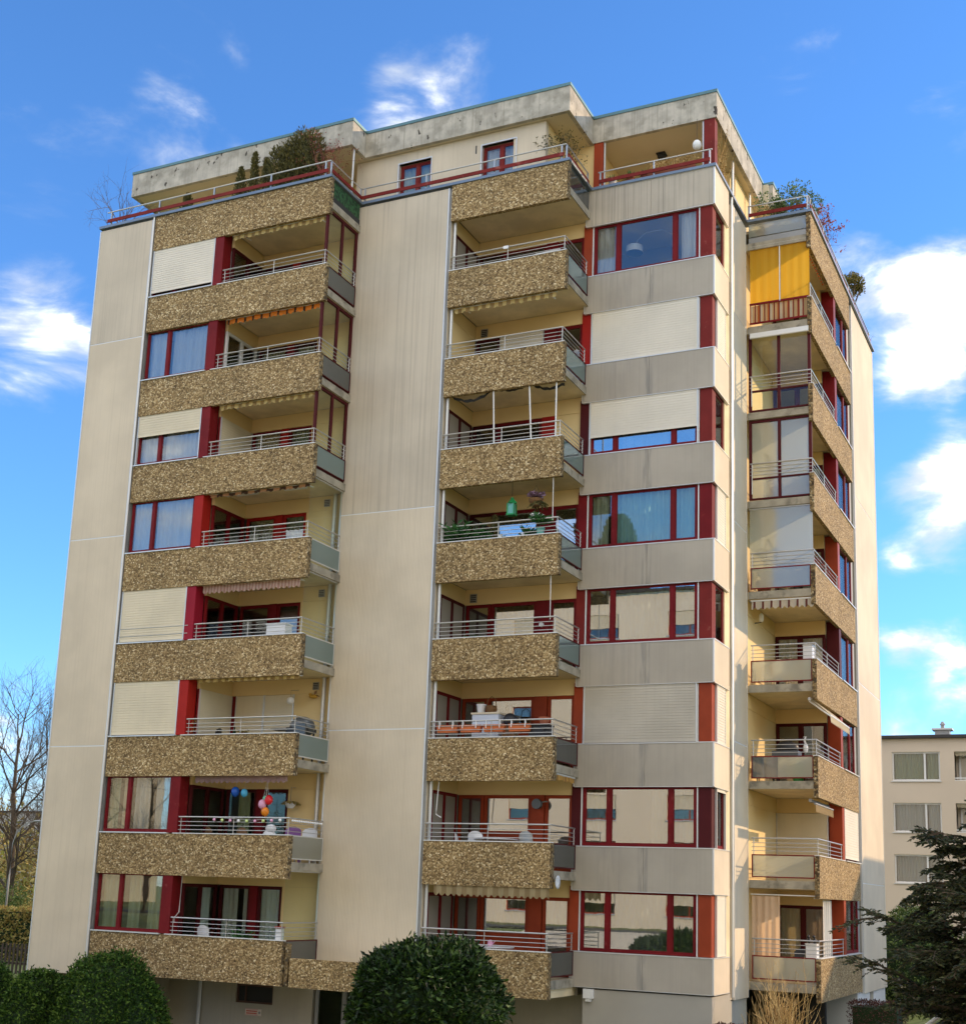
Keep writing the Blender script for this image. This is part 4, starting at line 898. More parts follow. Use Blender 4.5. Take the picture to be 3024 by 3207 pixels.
def bare_tree(x, y, h, label, seed, spread=.5, depth=5, lean=(0, 0), group=None, name='bare_tree', barkm='bark'):
    random.seed(seed); z = gh(x, y); t = thing(name, (x, y, z), label, 'tree', group)
    tr = MB(); p = [Vector((x, y, z-.2))]
    for q in range(6): p.append(Vector((x+lean[0]*(q+1)/6+random.uniform(-.1, .1), y+lean[1]*(q+1)/6, z+h*.55*(q+1)/6)))
    r0 = h*.018; tr.tube(p, [r0*(1-.55*q/6) for q in range(7)], 8, False); tr.build('trunk', barkm, t, True)
    cr = MB()
    for q in range(11):
        i = random.randint(2, 6); a = p[i]; az = random.uniform(0, 6.283)
        d = Vector((math.cos(az)*.8, math.sin(az)*.8, random.uniform(.5, 1.3))).normalized()
        branch(cr, a, d, h*random.uniform(.16, .26), r0*.42*(1-.08*i), depth-1, spread, (3, 5), None, .05)
    branch(cr, p[-1], Vector((0, 0, 1)), h*.22, r0*.45, depth-1, spread, (3, 4))
    cr.build('crown', barkm, t); return t
bare_tree(-25.6, 25, 14.5, 'tall bare tree at the left edge of the picture', 3, .5, 5, (-.6, 0))
bare_tree(-22.6, 26, 12.6, 'bare tree nearest the left wall of the block', 5, .55, 5, (-.9, 0))
bare_tree(-30, 34, 13, 'slender bare tree farther back at the left edge', 9, .5, 5)
for i, (x, y, h, lb) in enumerate(((-21, -30, 10, 'bare street tree mirrored in the lowest left window'), (-28.5, -33, 11, 'bare street tree farthest left across the street'), (-16.5, -34, 8, 'small bare street tree beside the opposite house'))):
    bare_tree(x, y, h, lb, 20+i, .6, 4)

def leaf_shell(c, r, n, l, w, mt, parent, name='crown', flat=-.55, lump=.06, fill=.25, core='leaf_core', seed=1, corek=.86):
    """clipped shrub: leaves standing off an uneven ellipsoid, with a solid blocking core inside"""
    random.seed(seed); mb = MB(); c = Vector(c); ph = [random.uniform(0, 6.28) for _ in range(6)]
    for q in range(n):
        v = rnd_dir()
        if v.z < flat and random.random() < .8: v.z = -v.z
        k = 1+lump*(math.sin(v.x*5+ph[0])*math.sin(v.y*6+ph[1])+math.sin(v.z*7+ph[2]+v.x*3))*.7
        k *= random.uniform(1-.09, 1.025) if random.random() > fill else random.uniform(.84, .96)
        zz = max(v.z, flat) if v.z < 0 else v.z
        p = c+Vector((v.x*r[0]*k, v.y*r[1]*k, zz*r[2]*k)); sh = random.random() < .035; p += v*(random.uniform(.04, .14) if sh else 0)
        d = (v*.6+rnd_dir(.1)).normalized()
        mb.leaf(p, d, w*random.uniform(.7, 1.2), l*random.uniform(.7, 1.25))
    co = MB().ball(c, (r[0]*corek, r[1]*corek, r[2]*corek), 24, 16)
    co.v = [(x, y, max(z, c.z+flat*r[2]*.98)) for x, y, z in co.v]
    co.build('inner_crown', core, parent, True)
    return mb.build(name, mt, parent)
def stem(parent, pts, r, m='bark', name='trunk'): return MB().tube(pts, r, 7, False).build(name, m, parent, True)
t = thing('topiary_tree', (15.42, -5, gh(15.42, -5)), 'dome shaped clipped laurel on a forked trunk before the middle balconies', 'shrub')
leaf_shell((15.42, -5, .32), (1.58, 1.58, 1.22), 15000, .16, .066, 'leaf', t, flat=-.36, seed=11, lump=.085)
g0 = gh(15.42, -5); stem(t, [(15.42, -5, g0-.1), (15.40, -5, g0+.9), (15.3, -5, -1.2)], [.13, .11, .09])
for a in range(7):
    an = a*.9; stem(t, [(15.35, -5, -1.35), (15.4+.5*math.cos(an), -5+.5*math.sin(an), -.7), (15.4+1.1*math.cos(an), -5+1.1*math.sin(an), .15)], [.06, .045, .03], name='limb')
for (x, y, top, r, lb, sd_, n) in ((5.45, -3, .84, (1.46, 1.4, 2.3), 'largest egg shaped clipped shrub, third from the left edge', 12, 24000), (3.05, -2.9, .27, (1.02, 1.0, 1.8), 'middle sized clipped shrub between the largest one and the left edge', 13, 15000), (.35, -2.2, .42, (1.0, 1.0, 1.9), 'clipped shrub cut off by the left edge', 14, 13000)):
    t = thing('clipped_shrub', (x, y, gh(x, y)), lb, 'shrub', 'clipped shrubs along the left of the block')
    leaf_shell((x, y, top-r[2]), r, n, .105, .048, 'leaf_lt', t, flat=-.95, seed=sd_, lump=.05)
    stem(t, [(x, y, gh(x, y)-.1), (x, y, top-r[2])], [.1, .08])
# beech hedge, fence and lawn strip at the left
def hedge(name, label, x0, x1, y0, y1, z0, z1, mt, n, l=.09, w=.05, seed=1, bx=0.0):
    random.seed(seed); t = thing(name, ((x0+x1)/2, (y0+y1)/2, z0), label, 'hedge'); mb = MB()
    for q in range(n):
        f = random.random(); u, v, k = random.uniform(x0, x1), random.uniform(y0, y1), random.uniform(z0, z1); j = random.uniform(-.07, .05)
        if f < .45: p = (u, y0-j, k); d = Vector((0, -1, 0))
        elif f < .75: p = (u, v, z1+j); d = Vector((0, 0, 1))
        elif f < .88: p = (x0-j, v, k); d = Vector((-1, 0, 0))
        else: p = (x1+j, v, k); d = Vector((1, 0, 0))
        mb.leaf(p, d*.5+rnd_dir(), w*random.uniform(.6, 1.3), l*random.uniform(.7, 1.3))
    mb.build('leaves', mt, t); MB().box((x0+.1, y0+.1, z0-.2), (x1-.1, y1-.1, z1-.1)).build('inner_hedge', 'leaf_core', t); return t
hedge('beech_hedge', 'brown clipped beech hedge behind the wooden fence at left', -26, -5.5, 13.6, 14.8, -1.1, 1.15, 'brownleaf', 20000, .15, .09, seed=31)
t = thing('picket_fence', (-8, 8, -1), 'dark wooden picket fence at the far left before the brown hedge', 'fence')
x = -13.0
while x < -4.6:
    zg = gh(x, 8); MB().box((x, 8, zg-.1), (x+.09, 8.025, .12+random.uniform(-.03, .03))).build('picket', 'fencewood', t); x += .19
for z in (-.12, -.62): MB().box((-13.1, 8.03, z), (-4.5, 8.07, z+.08)).build('rail', 'fencewood', t)
# street lamp
t = thing('street_lamp', (-17.08, 16, gh(-17, 16)), 'curved steel street lamp between the bare trees at left', 'street lamp')
MB().tube([(-17.08, 16, gh(-17, 16)-.2), (-17.08, 16, 2.4), (-17.05, 16, 4.0), (-16.9, 16, 4.5), (-16.6, 16, 4.8), (-16.2, 16, 4.98), (-15.95, 16, 5.03)], [.055, .045, .035, .03, .028, .025, .022], 8).build('pole', 'grey', t, True)
MB().ball((-15.7, 16, 5.04), (.26, .08, .05), 12, 6).build('lamp_head', 'grey', t, True)
# undergrowth and far wood
random.seed(77)
for i, (x, y, r, lb) in enumerate(((-24.6, 24, 1.5, 'low olive bush between the trunks at left'), (-21.5, 23, 1.2, 'small olive bush just left of the block'), (-28.5, 27, 1.9, 'olive bush at the far left edge'))):
    t = thing('bush', (x, y, gh(x, y)), lb, 'bush', 'bushes under the bare trees')
    mb = MB(); z = gh(x, y)
    for q in range(2600):
        v = rnd_dir(.2); k = random.uniform(.4, 1.0); mb.leaf((x+v.x*r*k, y+v.y*r*k, z+1.3+v.z*r*k*1.3), rnd_dir(), .07, .14)
    mb.build('leaves', 'hedgeleaf' if i != 1 else 'brownleaf', t); stem(t, [(x, y, z-.1), (x, y, z+1)], [.06, .04])
mb = MB(); random.seed(5)
for q in range(26000):
    x = random.uniform(-130, -26); y = 58+random.uniform(0, 22)+.1*abs(x+60); h = 7.6+2.0*math.sin(x*.21)+1.3*math.sin(x*.53+1); z = gh(x, y)+random.uniform(0, max(1, h))
    mb.leaf((x, y, z), rnd_dir(.3), .28, .75)
tag(mb.build('far_wood', 'brownleaf'), 'hazy brown band of far woodland behind the bare trees', 'woodland', kind='stuff')
# hedge and round bush before the neighbour block
t = thing('round_bush', (20.9, 24, gh(20.9, 24)), 'bright green rounded bush below the neighbour block', 'bush')
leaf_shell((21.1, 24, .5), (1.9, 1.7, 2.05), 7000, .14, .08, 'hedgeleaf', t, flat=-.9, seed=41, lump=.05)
# yew in the right foreground
t = thing('yew_tree', (27.3, -13, gh(27.3, -13)), 'dark spreading conifer in the right foreground', 'tree'); random.seed(51)
zg = gh(27.3, -13); stem(t, [(27.5, -13, zg-.2), (27.5, -13, 1), (27.45, -13, 2.6), (27.4, -13, 4.3)], [.2, .16, .1, .03])
nd = MB(); lm = MB()
def spray(a, d, L, lev):       # one feathery shoot with needles on both sides
    d = d.normalized(); n = 5; pts = [a.copy()]
    for k in range(n):
        d = (d+Vector((0, 0, -.05))+rnd_dir()*.10).normalized(); pts.append(pts[-1]+d*L/n)
    lm.tube(pts, [.004+.012*lev*(1-k/n) for k in range(n+1)], 3, False)
    for k in range(n):
        for u in range(max(2, int(L/n/.022))):
            o = pts[k].lerp(pts[k+1], random.random()); dd = (pts[k+1]-pts[k]).normalized(); sd = dd.cross(Vector((0, 0, 1))).normalized()*random.choice((-1, 1))
            nd.leaf(o, dd*.7+sd*.8+rnd_dir()*.35, .022, random.uniform(.05, .085))
    if lev > 0:
        for k in range(1, n+1):
            for s in range(3 if lev > 1 else 2):
                dd = (pts[k]-pts[k-1]).normalized(); sd = dd.cross(Vector((0, 0, 1))).normalized()*random.choice((-1, 1))
                spray(pts[k-1].lerp(pts[k], random.random()), dd*.75+sd*random.uniform(.3, .9)+Vector((0, 0, random.uniform(-.35, .25))), L*random.uniform(.28, .42)*(1.2-.5*k/n), lev-1)
for q in range(100):
    h = -.3+4.3*(q+random.random())/100; az = random.uniform(0, 6.283)
    if q % 2: az = random.uniform(2.2, 5.2)
    L = (1.90-max(0, h-2.2)*.60)*random.uniform(.55, 1.08)
    spray(Vector((27.62, -13, h)), Vector((math.cos(az), math.sin(az), .32)), L, 2)
nd.build('crown', 'needle', t); lm.build('limb', 'bark', t)
# broad shrub with pale leaves at the foot of the conifer
t = thing('spindle_shrub', (26.3, -10.5, gh(26.3, -10.5)), 'low shrub with yellow green leaves below the dark conifer', 'shrub'); random.seed(61); mb = MB()
for q in range(1500):
    v = rnd_dir(); mb.leaf((26.45+v.x*.7*random.random(), -10.5+v.y*.7, .55+v.z*.75*random.random()), rnd_dir(.2), .05, .11)
mb.build('leaves', 'pineleaf', t); stem(t, [(26.4, -10.5, gh(26.3, -10.5)-.1), (26.4, -10.5, .3)], [.05, .03])
# pale bare shrub and maroon hedges by the right corner
t = thing('bare_shrub', (20.6, 4.2, gh(20.6, 4.2)), 'leafless shrub of pale yellow twigs below the right balconies', 'shrub'); random.seed(71); mb = MB(); zb_ = gh(20.6, 4.2)
for q in range(85):
    az = random.uniform(0, 6.283); sp = random.uniform(.1, .95)
    branch(mb, Vector((20.6+random.uniform(-.3, .3), 4.2+random.uniform(-.3, .3), zb_)), Vector((math.cos(az)*sp*.36, math.sin(az)*sp*.36, 1)).normalized(), random.uniform(2.0, 2.75)*(1.05-.25*sp), .014, 2, .42, (2, 3), None, .02, 3, (.25, .42))
mb.build('twigs', 'bark_l', t)
hedge('maroon_hedge', 'dark maroon clipped hedge below the pale bare shrub', 19.25, 21.1, 2.0, 3.3, -2.6, -.42, 'redhedge', 5000, .06, .03, 81)
hedge('maroon_hedge', 'small maroon clipped hedge beside the white plinth wall', 21.35, 22.75, 9.0, 10.2, -2.0, -.08, 'redhedge', 4000, .06, .03, 82)
hedge('green_hedge', 'dark green hedge along the drive behind the parked car', 25.8, 26.6, 15, 34, -1.6, .4, 'hedgeleaf', 7000, .12, .07, 83)

# ------------------------------------------------------------------ parked car, handrail
t = thing('parked_car', (24.4, 10.5, gh(24.4, 10.5)), 'dark blue parked car half hidden by the conifer at bottom right', 'car'); zc0 = gh(24.4, 10.5)+.03
def carpoly(mb, prof, y0, y1, x0):
    i = len(mb.v); n = len(prof)
    for y in (y0, y1): mb.v += [(x0+(x if True else 0), y, zc0+z) for x, z in prof]
    mb.f.append(tuple(i+q for q in range(n))); mb.f.append(tuple(i+n+q for q in reversed(range(n))))
    for q in range(n):
        j = (q+1) % n; mb.f.append((i+q, i+n+q, i+n+j, i+j))
    return mb
body = carpoly(MB(), [(0, .25), (4.3, .25), (4.32, .6), (4.2, .85), (3.3, .93), (.9, .95), (.05, .8), (-.03, .5)], 9.7, 11.35, 22.75).build('body', 'car', t)
cab = carpoly(MB(), [(.75, .95), (1.45, 1.42), (2.75, 1.45), (3.5, .93)], 9.82, 11.23, 22.75).build('cabin', 'car', t)
carpoly(MB(), [(.98, .99), (1.5, 1.36), (2.7, 1.39), (3.2, .98)], 9.80, 9.815, 22.75).build('side_window', 'dark', cab)
MB().quad((22.75+.76, 9.9, zc0+.97), (22.75+1.42, 9.95, zc0+1.39), (22.75+1.42, 11.1, zc0+1.39), (22.75+.76, 11.15, zc0+.97)).build('windscreen', 'dark', cab)
for wx in (.85, 3.45):
    for wy in (9.68, 11.2):
        mb = MB().tube([(22.75+wx, wy, zc0+.31), (22.75+wx, wy+.18, zc0+.31)], .31, 18).build('wheel', 'tyre', t); MB().tube([(22.75+wx, wy-.012, zc0+.31), (22.75+wx, wy+.19, zc0+.31)], .18, 12).build('rim', 'steel', mb)
for wy in (9.85, 10.95): MB().ball((22.78, wy+.12, zc0+.68), (.06, .16, .09), 10, 6).build('headlight', 'lamp', t)
t = thing('handrail', (26.6, -12, gh(26.6, -12)), 'slanting white handrail in the bottom right corner', 'handrail')
MB().tube([(25.6, -12, .70), (27.4, -12, 2.1)], .028, 8).build('rail', 'white', t)
for x in (25.75, 27.2): MB().tube([(x, -12, gh(x, -12)-.1), (x, -12, .70+(x-25.6)*.778)], .02, 6).build('post', 'white', t)

# ------------------------------------------------------------------ plants on the roof terraces
def twiggy(name, label, p, h, n, spread, m, leaves=None, nleaf=0, lsize=(.03, .07), depth=3, cat='plant', seed=1, group=None, pot=None, up=.02):
    random.seed(seed); t = thing(name, p, label, cat, group); mb = MB(); tips = []
    for q in range(n):
        az = random.uniform(0, 6.283); sp = random.uniform(.1, spread)
        branch(mb, Vector(p)+Vector((random.uniform(-.05, .05), random.uniform(-.05, .05), 0)), Vector((math.cos(az)*sp, math.sin(az)*sp, 1)).normalized(), h*random.uniform(.3, .5), .010+.004*h, depth, .55, (2, 3), tips, up, 3, (.6, .85))
    mb.build('twigs', m, t)
    if leaves:
        lf = MB()
        for q in range(nleaf):
            a, d = random.choice(tips); lf.leaf(a+rnd_dir()*random.uniform(0, .14), rnd_dir(.2), lsize[0]*random.uniform(.7, 1.3), lsize[1]*random.uniform(.7, 1.3))
        lf.build('leaves', leaves, t)
    if pot:
        q = MB().lathe((p[0], p[1], pot[0]), [(pot[1]*.7, 0), (pot[1]*.75, .02), (pot[1], pot[2]-.03), (pot[1]*1.08, pot[2]-.03), (pot[1]*1.08, pot[2])], 14).build('pot', pot[3], t)
    return t
def cone_shrub(name, label, p, h, r, n, m, seed, group=None, irregular=.2, l=.11, w=.05):
    random.seed(seed); t = thing(name, p, label, 'shrub', group); mb = MB()
    for q in range(n):
        k = random.random()**.8; az = random.uniform(0, 6.283); rr = r*(1-k)**.6*random.uniform(.35, 1)*(1+irregular*math.sin(az*3+k*9))
        mb.leaf((p[0]+rr*math.cos(az), p[1]+rr*math.sin(az), p[2]+.1+k*h), Vector((math.cos(az)*.4, math.sin(az)*.4, 1))+rnd_dir()*.5, w, l)
    mb.build('leaves', m, t); stem(t, [p, (p[0], p[1], p[2]+h*.8)], [.035, .012]); return t
zt0 = 23.22
twiggy('bare_plant', 'spreading leafless plant on the left end of the roof terrace', (-.02, .75, zt0), 2.4, 9, 1.5, 'bark_r', depth=3, seed=101, up=-.01)
for (x, h, r, lb, sd_) in ((2.55, .85, .26, 'small round evergreen farthest left on the roof terrace', 1), (4.58, 1.35, .24, 'narrow evergreen left of the two taller ones on the roof terrace', 2), (5.08, 1.75, .20, 'tallest of the thin evergreens left of the big bush', 3), (5.55, 1.45, .26, 'thin evergreen next to the big roof bush', 4)):
    cone_shrub('evergreen_shrub', lb, (x, .75, zt0), h, r, 900, 'roofleaf', 110+sd_, 'small evergreens along the roof terrace')
t = thing('cypress_bush', (6.6, .8, zt0), 'big dark evergreen bush towering over the roof terrace', 'shrub'); random.seed(121); mb = MB()
for (cx_, cz_, rx, rz) in ((6.05, 24.3, .42, .85), (6.45, 24.35, .40, .95), (6.85, 24.55, .42, 1.0), (7.2, 24.5, .36, .85), (6.6, 23.9, .75, .6)):
    for q in range(1500):
        v = rnd_dir(); k = random.uniform(.55, 1.05); mb.leaf((cx_+v.x*rx*k, .8+v.y*.42*k, cz_+v.z*rz*k), Vector((v.x*.5, v.y*.5, .9))+rnd_dir()*.5, .045, .13)
mb.build('leaves', 'roofleaf', t); stem(t, [(6.6, .8, zt0), (6.6, .8, 24.2)], [.06, .03])
twiggy('red_plant', 'reddish thin plant beside the big dark roof bush', (7.75, .7, zt0), 2.1, 6, .6, 'redleaf', 'redleaf', 420, (.03, .06), seed=131)
twiggy('potted_tree', 'small potted tree in the terrace corner under the roof edge', (14.85, 2.45, zt0), 1.45, 5, .35, 'bark_r', 'roofleaf', 500, (.035, .07), seed=141, pot=(23.0, .2, .34, 'terracotta'))
for i, (x, y, h, lb) in enumerate(((19.75, 7.9, 1.2, 'green leafy bush left of the taller one on the right terrace'), (20.5, 8.0, 1.35, 'taller green leafy bush on the right terrace corner'))):
    twiggy('leafy_bush', lb, (x, y, zt0), h, 8, .55, 'bark_r', 'brightleaf', 900, (.045, .10), seed=151+i, group='leafy bushes on the right terrace')
twiggy('rusty_bush', 'rust coloured bush hanging over the right roof edge', (20.75, 10.0, zt0), 1.6, 9, .75, 'bark_r', 'redleaf', 800, (.05, .09), seed=161)
twiggy('bare_plant', 'small leafless plant on the far right roof edge', (20.8, 18.0, zt0), 1.0, 6, .9, 'bark_r', depth=3, seed=165)
t = thing('parasol_pine', (20.6, 16.3, zt0), 'small umbrella shaped pine on the right roof edge', 'tree'); random.seed(171); mb = MB()
for q in range(7):
    az = q*.9; stem(t, [(20.6, 16.3, zt0), (20.6, 16.3, 23.9), (20.6+.35*math.cos(az), 16.3+.55*math.sin(az), 24.8)], [.045, .035, .015], name='limb')
for q in range(1700):
    v = rnd_dir(.3); k = random.uniform(.5, 1.0); mb.leaf((20.6+v.x*.5*k, 16.3+v.y*.85*k, 25.0+v.z*.26*k-.12*v.y*v.y+.06*math.sin(v.y*9)), rnd_dir(.5), .05, .13)
mb.build('crown', 'pineleaf', t)
def grasses(label, p, h, n, m, rad, seed, name='dry_plant'):
    random.seed(seed); t = thing(name, p, label, 'plant'); mb = MB()
    for q in range(n):
        a = Vector(p)+Vector((random.uniform(-rad[0], rad[0]), random.uniform(-rad[1], rad[1]), 0)); d = Vector((random.uniform(-.25, .25), random.uniform(-.25, .25), 1)); L = h*random.uniform(.5, 1)
        mb.tube([a, a+d*L*.6, a+d*L+Vector((random.uniform(-.1, .1), random.uniform(-.1, .1), 0))], [.012, .009, .004], 3, False)
        for u in range(5): mb.leaf(a+d*L*random.uniform(.4, 1), rnd_dir(.3), .03, .08)
    mb.build('stalks', m, t); return t
grasses('tall dry grass behind the rail on the sunny side of the roof loggia', (18.72, 5.1, zt0), 1.85, 60, 'bark_l', (.08, .75), 181)
tr_ = thing('planter_box', (17.7, 3.88, zt0), 'long planter of dry brown stalks in the roof loggia', 'planter')
MB().box((16.95, 3.76, zt0), (18.4, 3.96, zt0+.22)).build('box', 'terracotta', tr_)
random.seed(191); mb = MB()
for q in range(90):
    a = Vector((random.uniform(17, 18.35), 3.86, zt0+.2)); d = Vector((random.uniform(-.3, .3), random.uniform(-.2, .2), 1)); mb.tube([a, a+d*random.uniform(.2, .5)], [.008, .004], 3, False)
    mb.leaf(a+d*.3, rnd_dir(.3), .04, .09)
mb.build('stalks', 'bark_l', tr_)
for i, (x, lb, m) in enumerate(((15.85, 'white flower pot farthest left on the roof loggia rail', 'wplas'), (16.4, 'small terracotta pot in the middle of the roof loggia', 'terracotta'), (16.85, 'terracotta pot beside the planter in the roof loggia', 'terracotta'))):
    t = thing('flower_pot', (x, 3.85, zt0), lb, 'flower pot', 'flower pots in the roof loggia'); MB().lathe((x, 3.85, zt0), [(.08, 0), (.11, .22), (.13, .22), (.13, .27)], 12).build('pot', m, t)
    random.seed(200+i); mb = MB()
    for q in range(50): mb.leaf((x, 3.85, zt0+.27), rnd_dir(.8), .04, random.uniform(.12, .26))
    mb.build('leaves', 'brightleaf', t)
t = thing('hanging_lantern', (18.38, 4.0, 24.2), 'round white paper lantern hanging in the roof loggia', 'lantern'); MB().ball((18.38, 4.0, 24.18), (.13, .13, .16), 14, 10).build('shade', 'lamp', t, True); MB().tube([(18.38, 4.0, 24.34), (18.38, 4.0, 25.03)], .006, 4).build('cord', 'black', t)

cone_shrub('spruce_tree', 'tall spruce behind the opposite house mirrored in a bay window', (-6, -58, .3), 31, 5.2, 9000, 'needle', 401, None, .25, 1.1, .5)
cone_shrub('spruce_tree', 'second tall spruce behind the opposite house', (-13, -54, .3), 22, 3.8, 7000, 'needle', 402, None, .25, 1.0, .45)

# ------------------------------------------------------------------ things on the balconies
FZ = lambda k: ZB(k)+.452        # balcony floor of storey k
def chair(name, label, x, y, z, rot, m, group=None, h=.86):
    t = thing(name, (x, y, z), label, 'chair', group); c_, s_ = math.cos(rot), math.sin(rot)
    def P(a, b, zz): return (x+a*c_-b*s_, y+a*s_+b*c_, z+zz)
    def slab(nm, pts, th):
        mb = MB(); mb.v = [P(*p) for p in pts]+[P(p[0], p[1], p[2]+th) for p in pts]; mb.f = [(3, 2, 1, 0), (4, 5, 6, 7), (0, 1, 5, 4), (1, 2, 6, 5), (2, 3, 7, 6), (3, 0, 4, 7)]; return mb.build(nm, m, t)
    slab('seat', [(-.22, -.22, .43), (.22, -.22, .43), (.22, .22, .43), (-.22, .22, .43)], .035)
    mb = MB(); n = 8
    for q in range(n+1):
        a = -.22+.44*q/n; hh = h-.10*(abs(a)/.22)**2.5; mb.v += [P(a, .21+.05-.04*(a/.22)**2, .47), P(a, .29-.04*(a/.22)**2, hh)]
    for q in range(n): mb.f.append((2*q, 2*q+1, 2*q+3, 2*q+2))
    o = mb.build('backrest', m, t); md = o.modifiers.new('thick', 'SOLIDIFY'); md.thickness = .025
    for a, b in ((-.2, -.2), (.2, -.2), (.2, .2), (-.2, .2)): MB().tube([P(a*1.1, b*1.15, 0), P(a, b, .44)], .02, 6).build('leg', m, t)
    for a in (-.25, .25): MB().tube([P(a, -.18, .44), P(a, -.16, .64), P(a, .22, .66)], .018, 6).build('armrest', m, t)
    return t
def round_table(label, x, y, z, r, m, h=.72):
    t = thing('table', (x, y, z), label, 'table'); MB().lathe((x, y, z+h), [(r*.97, 0), (r, .012), (r, .028), (r*.97, .035)], 24).build('tabletop', m, t)
    for q in range(4):
        a = .785+q*1.571; MB().tube([(x+r*.8*math.cos(a), y+r*.8*math.sin(a), z), (x-r*.25*math.cos(a), y-r*.25*math.sin(a), z+h)], .016, 6).build('leg', m, t)
    return t
def fern(parent, c, r, n, m, name='leaves', up=.5, droop=.35, lw=.06):
    mb = MB(); c = Vector(c)
    for q in range(n):
        az = random.uniform(0, 6.283); d = Vector((math.cos(az), math.sin(az), up*random.uniform(.6, 1.8))).normalized(); L = r*random.uniform(.6, 1.1); p = c.copy(); k = 5
        for u in range(k):
            d2 = (d+Vector((0, 0, -droop*u/k))).normalized(); e = p+d2*L/k; sd = d2.cross(Vector((0, 0, 1))).normalized()
            for s in (-1, 1): mb.leaf(p, d2*.7+sd*s*.7, lw*.6, lw*2.0)
            p = e
    return mb.build(name, m, parent)
def pot(parent, x, y, z, r, h, m, name='pot'): return MB().lathe((x, y, z), [(r*.68, 0), (r*.72, .01), (r*.94, h*.82), (r*1.06, h*.82), (r*1.06, h), (r*.9, h)], 14).build(name, m, parent, False)
random.seed(300)
# --- left column
t = thing('barbecue_grill', (8.05, .95, FZ(6)), 'black round lidded barbecue in the corner of a left balcony', 'barbecue')
MB().ball((8.02, .95, FZ(6)+.98), (.38, .30, .30), 16, 10).build('lid', 'grill', t, True); MB().box((7.66, .68, FZ(6)+.82), (8.32, 1.22, FZ(6)+.95)).build('bowl', 'black', t)
MB().box((8.02, .62, FZ(6)+.70), (8.33, .675, FZ(6)+1.06)).build('control_panel', 'grill', t); MB().tube([(7.8, .62, FZ(6)+1.05), (8.25, .62, FZ(6)+1.05)], .015, 6).build('handle', 'steel', t); MB().box((7.12, .72, FZ(6)+.90), (7.64, 1.15, FZ(6)+.93)).build('side_shelf', 'black', t)
for a, b in ((7.72, .72), (8.26, .72), (8.26, 1.18), (7.72, 1.18)): MB().box((a-.02, b-.02, FZ(6)), (a+.02, b+.02, FZ(6)+.82)).build('leg', 'black', t)
t = thing('ball_lamp', (7.07, 1.7, 7.8), 'white globe lamp hanging beside the yellow ornament on a left balcony', 'lamp'); MB().ball((7.07, 1.7, 7.8), .11, 14, 10).build('globe', 'lamp', t, True); MB().tube([(7.07, 1.7, 7.9), (7.07, 1.7, 8.1), (7.2, 1.9, 8.12)], .008, 5).build('bracket', 'rust', t)
t = thing('bird_ornament', (7.72, 1.9, 7.93), 'yellow wooden bird ornament on the cream loggia wall', 'ornament'); MB().ball((7.72, 1.88, 7.93), (.15, .06, .06), 12, 8).build('body', 'yellow', t, True); MB().ball((7.62, 1.87, 7.99), .05, 10, 6).build('head', 'yellow', t, True); MB().leaf((7.80, 1.87, 7.94), (1, 0, -.2), .10, .16).leaf((7.76, 1.86, 7.98), (.5, 0, .7), .09, .15).build('wing', 'wood', t)
t = thing('wine_bottle', (5.84, .8, FZ(6)+.70), 'dark bottle on the small table of the balcony with the barbecue', 'bottle'); MB().lathe((5.84, .8, FZ(6)+.71), [(.045, 0), (.045, .17), (.016, .23), (.016, .31)], 12).build('glass_body', 'leaf_core', t)
round_table('small dark table behind the rail of the balcony with the barbecue', 5.6, .85, FZ(6), .5, 'black', .69)
chair('garden_chair', 'dark folding chair at the left end of the barbecue balcony', 4.98, .85, FZ(6), -1.3, 'black', h=1.0)
t = thing('dried_plant', (6.15, .8, FZ(6)+.73), 'dried plant in a low bowl on the dark table', 'plant'); pot(t, 6.15, .8, FZ(6)+.73, .11, .1, 'terracotta'); fern(t, (6.15, .8, FZ(6)+.82), .2, 14, 'brownleaf')
t = thing('climbing_plant', (4.72, .3, FZ(6)), 'thin dry climber beside the red column of the barbecue balcony', 'plant'); pot(t, 4.74, .32, FZ(6), .12, .25, 'terracotta'); mb = MB()
for q in range(60): mb.leaf((4.74+random.uniform(-.08, .08), .3+random.uniform(-.08, .08), FZ(6)+random.uniform(.3, 1.2)), rnd_dir(.3), .03, .07)
mb.build('leaves', 'brownleaf', t)
BAL = [((6.30, 5.08), 'bl_blue', .12, 'dark blue balloon under the mauve awning'), ((6.59, 5.05), 'bl_lblue', .10, 'light blue balloon beside the dark blue one'), ((7.20, 4.74), 'bl_pink', .115, 'pink balloon left of the red one'), ((7.39, 4.86), 'bl_red', .115, 'red balloon at the top of the hanging bunch'), ((7.28, 4.54), 'bl_or', .11, 'orange balloon at the bottom of the hanging bunch'), ((7.24, 4.90), 'bl_green', .07, 'small mint green balloon behind the pink one')]
for i, ((x, z), m, r, lb) in enumerate(BAL):
    y = .42+.02*i; t = thing('balloon', (x, y, z), lb, 'balloon', 'balloons on the left balcony'); MB().ball((x, y, z), (r, r, r*1.18), 14, 10).build('skin', m, t, True); MB().lathe((x, y, z-r*1.26), [(.022, 0), (.006, .025)], 8).build('knot', m, t); MB().tube([(x, y, z-r*1.2), (x+.01, y, z+.02), (7.29 if x > 7 else x, y+.02, 5.36)], .004, 4).build('string', 'white', t)
t = thing('ball_garland', (7.0, .03, ZT(7)+.4), 'string of pastel balls hanging from the rail below the balloons', 'garland'); MB().tube([(5.9, .03, ZT(7)+.47), (7.2, .03, ZT(7)+.40), (8.3, .03, ZT(7)+.46)], .004, 4).build('cord', 'white', t)
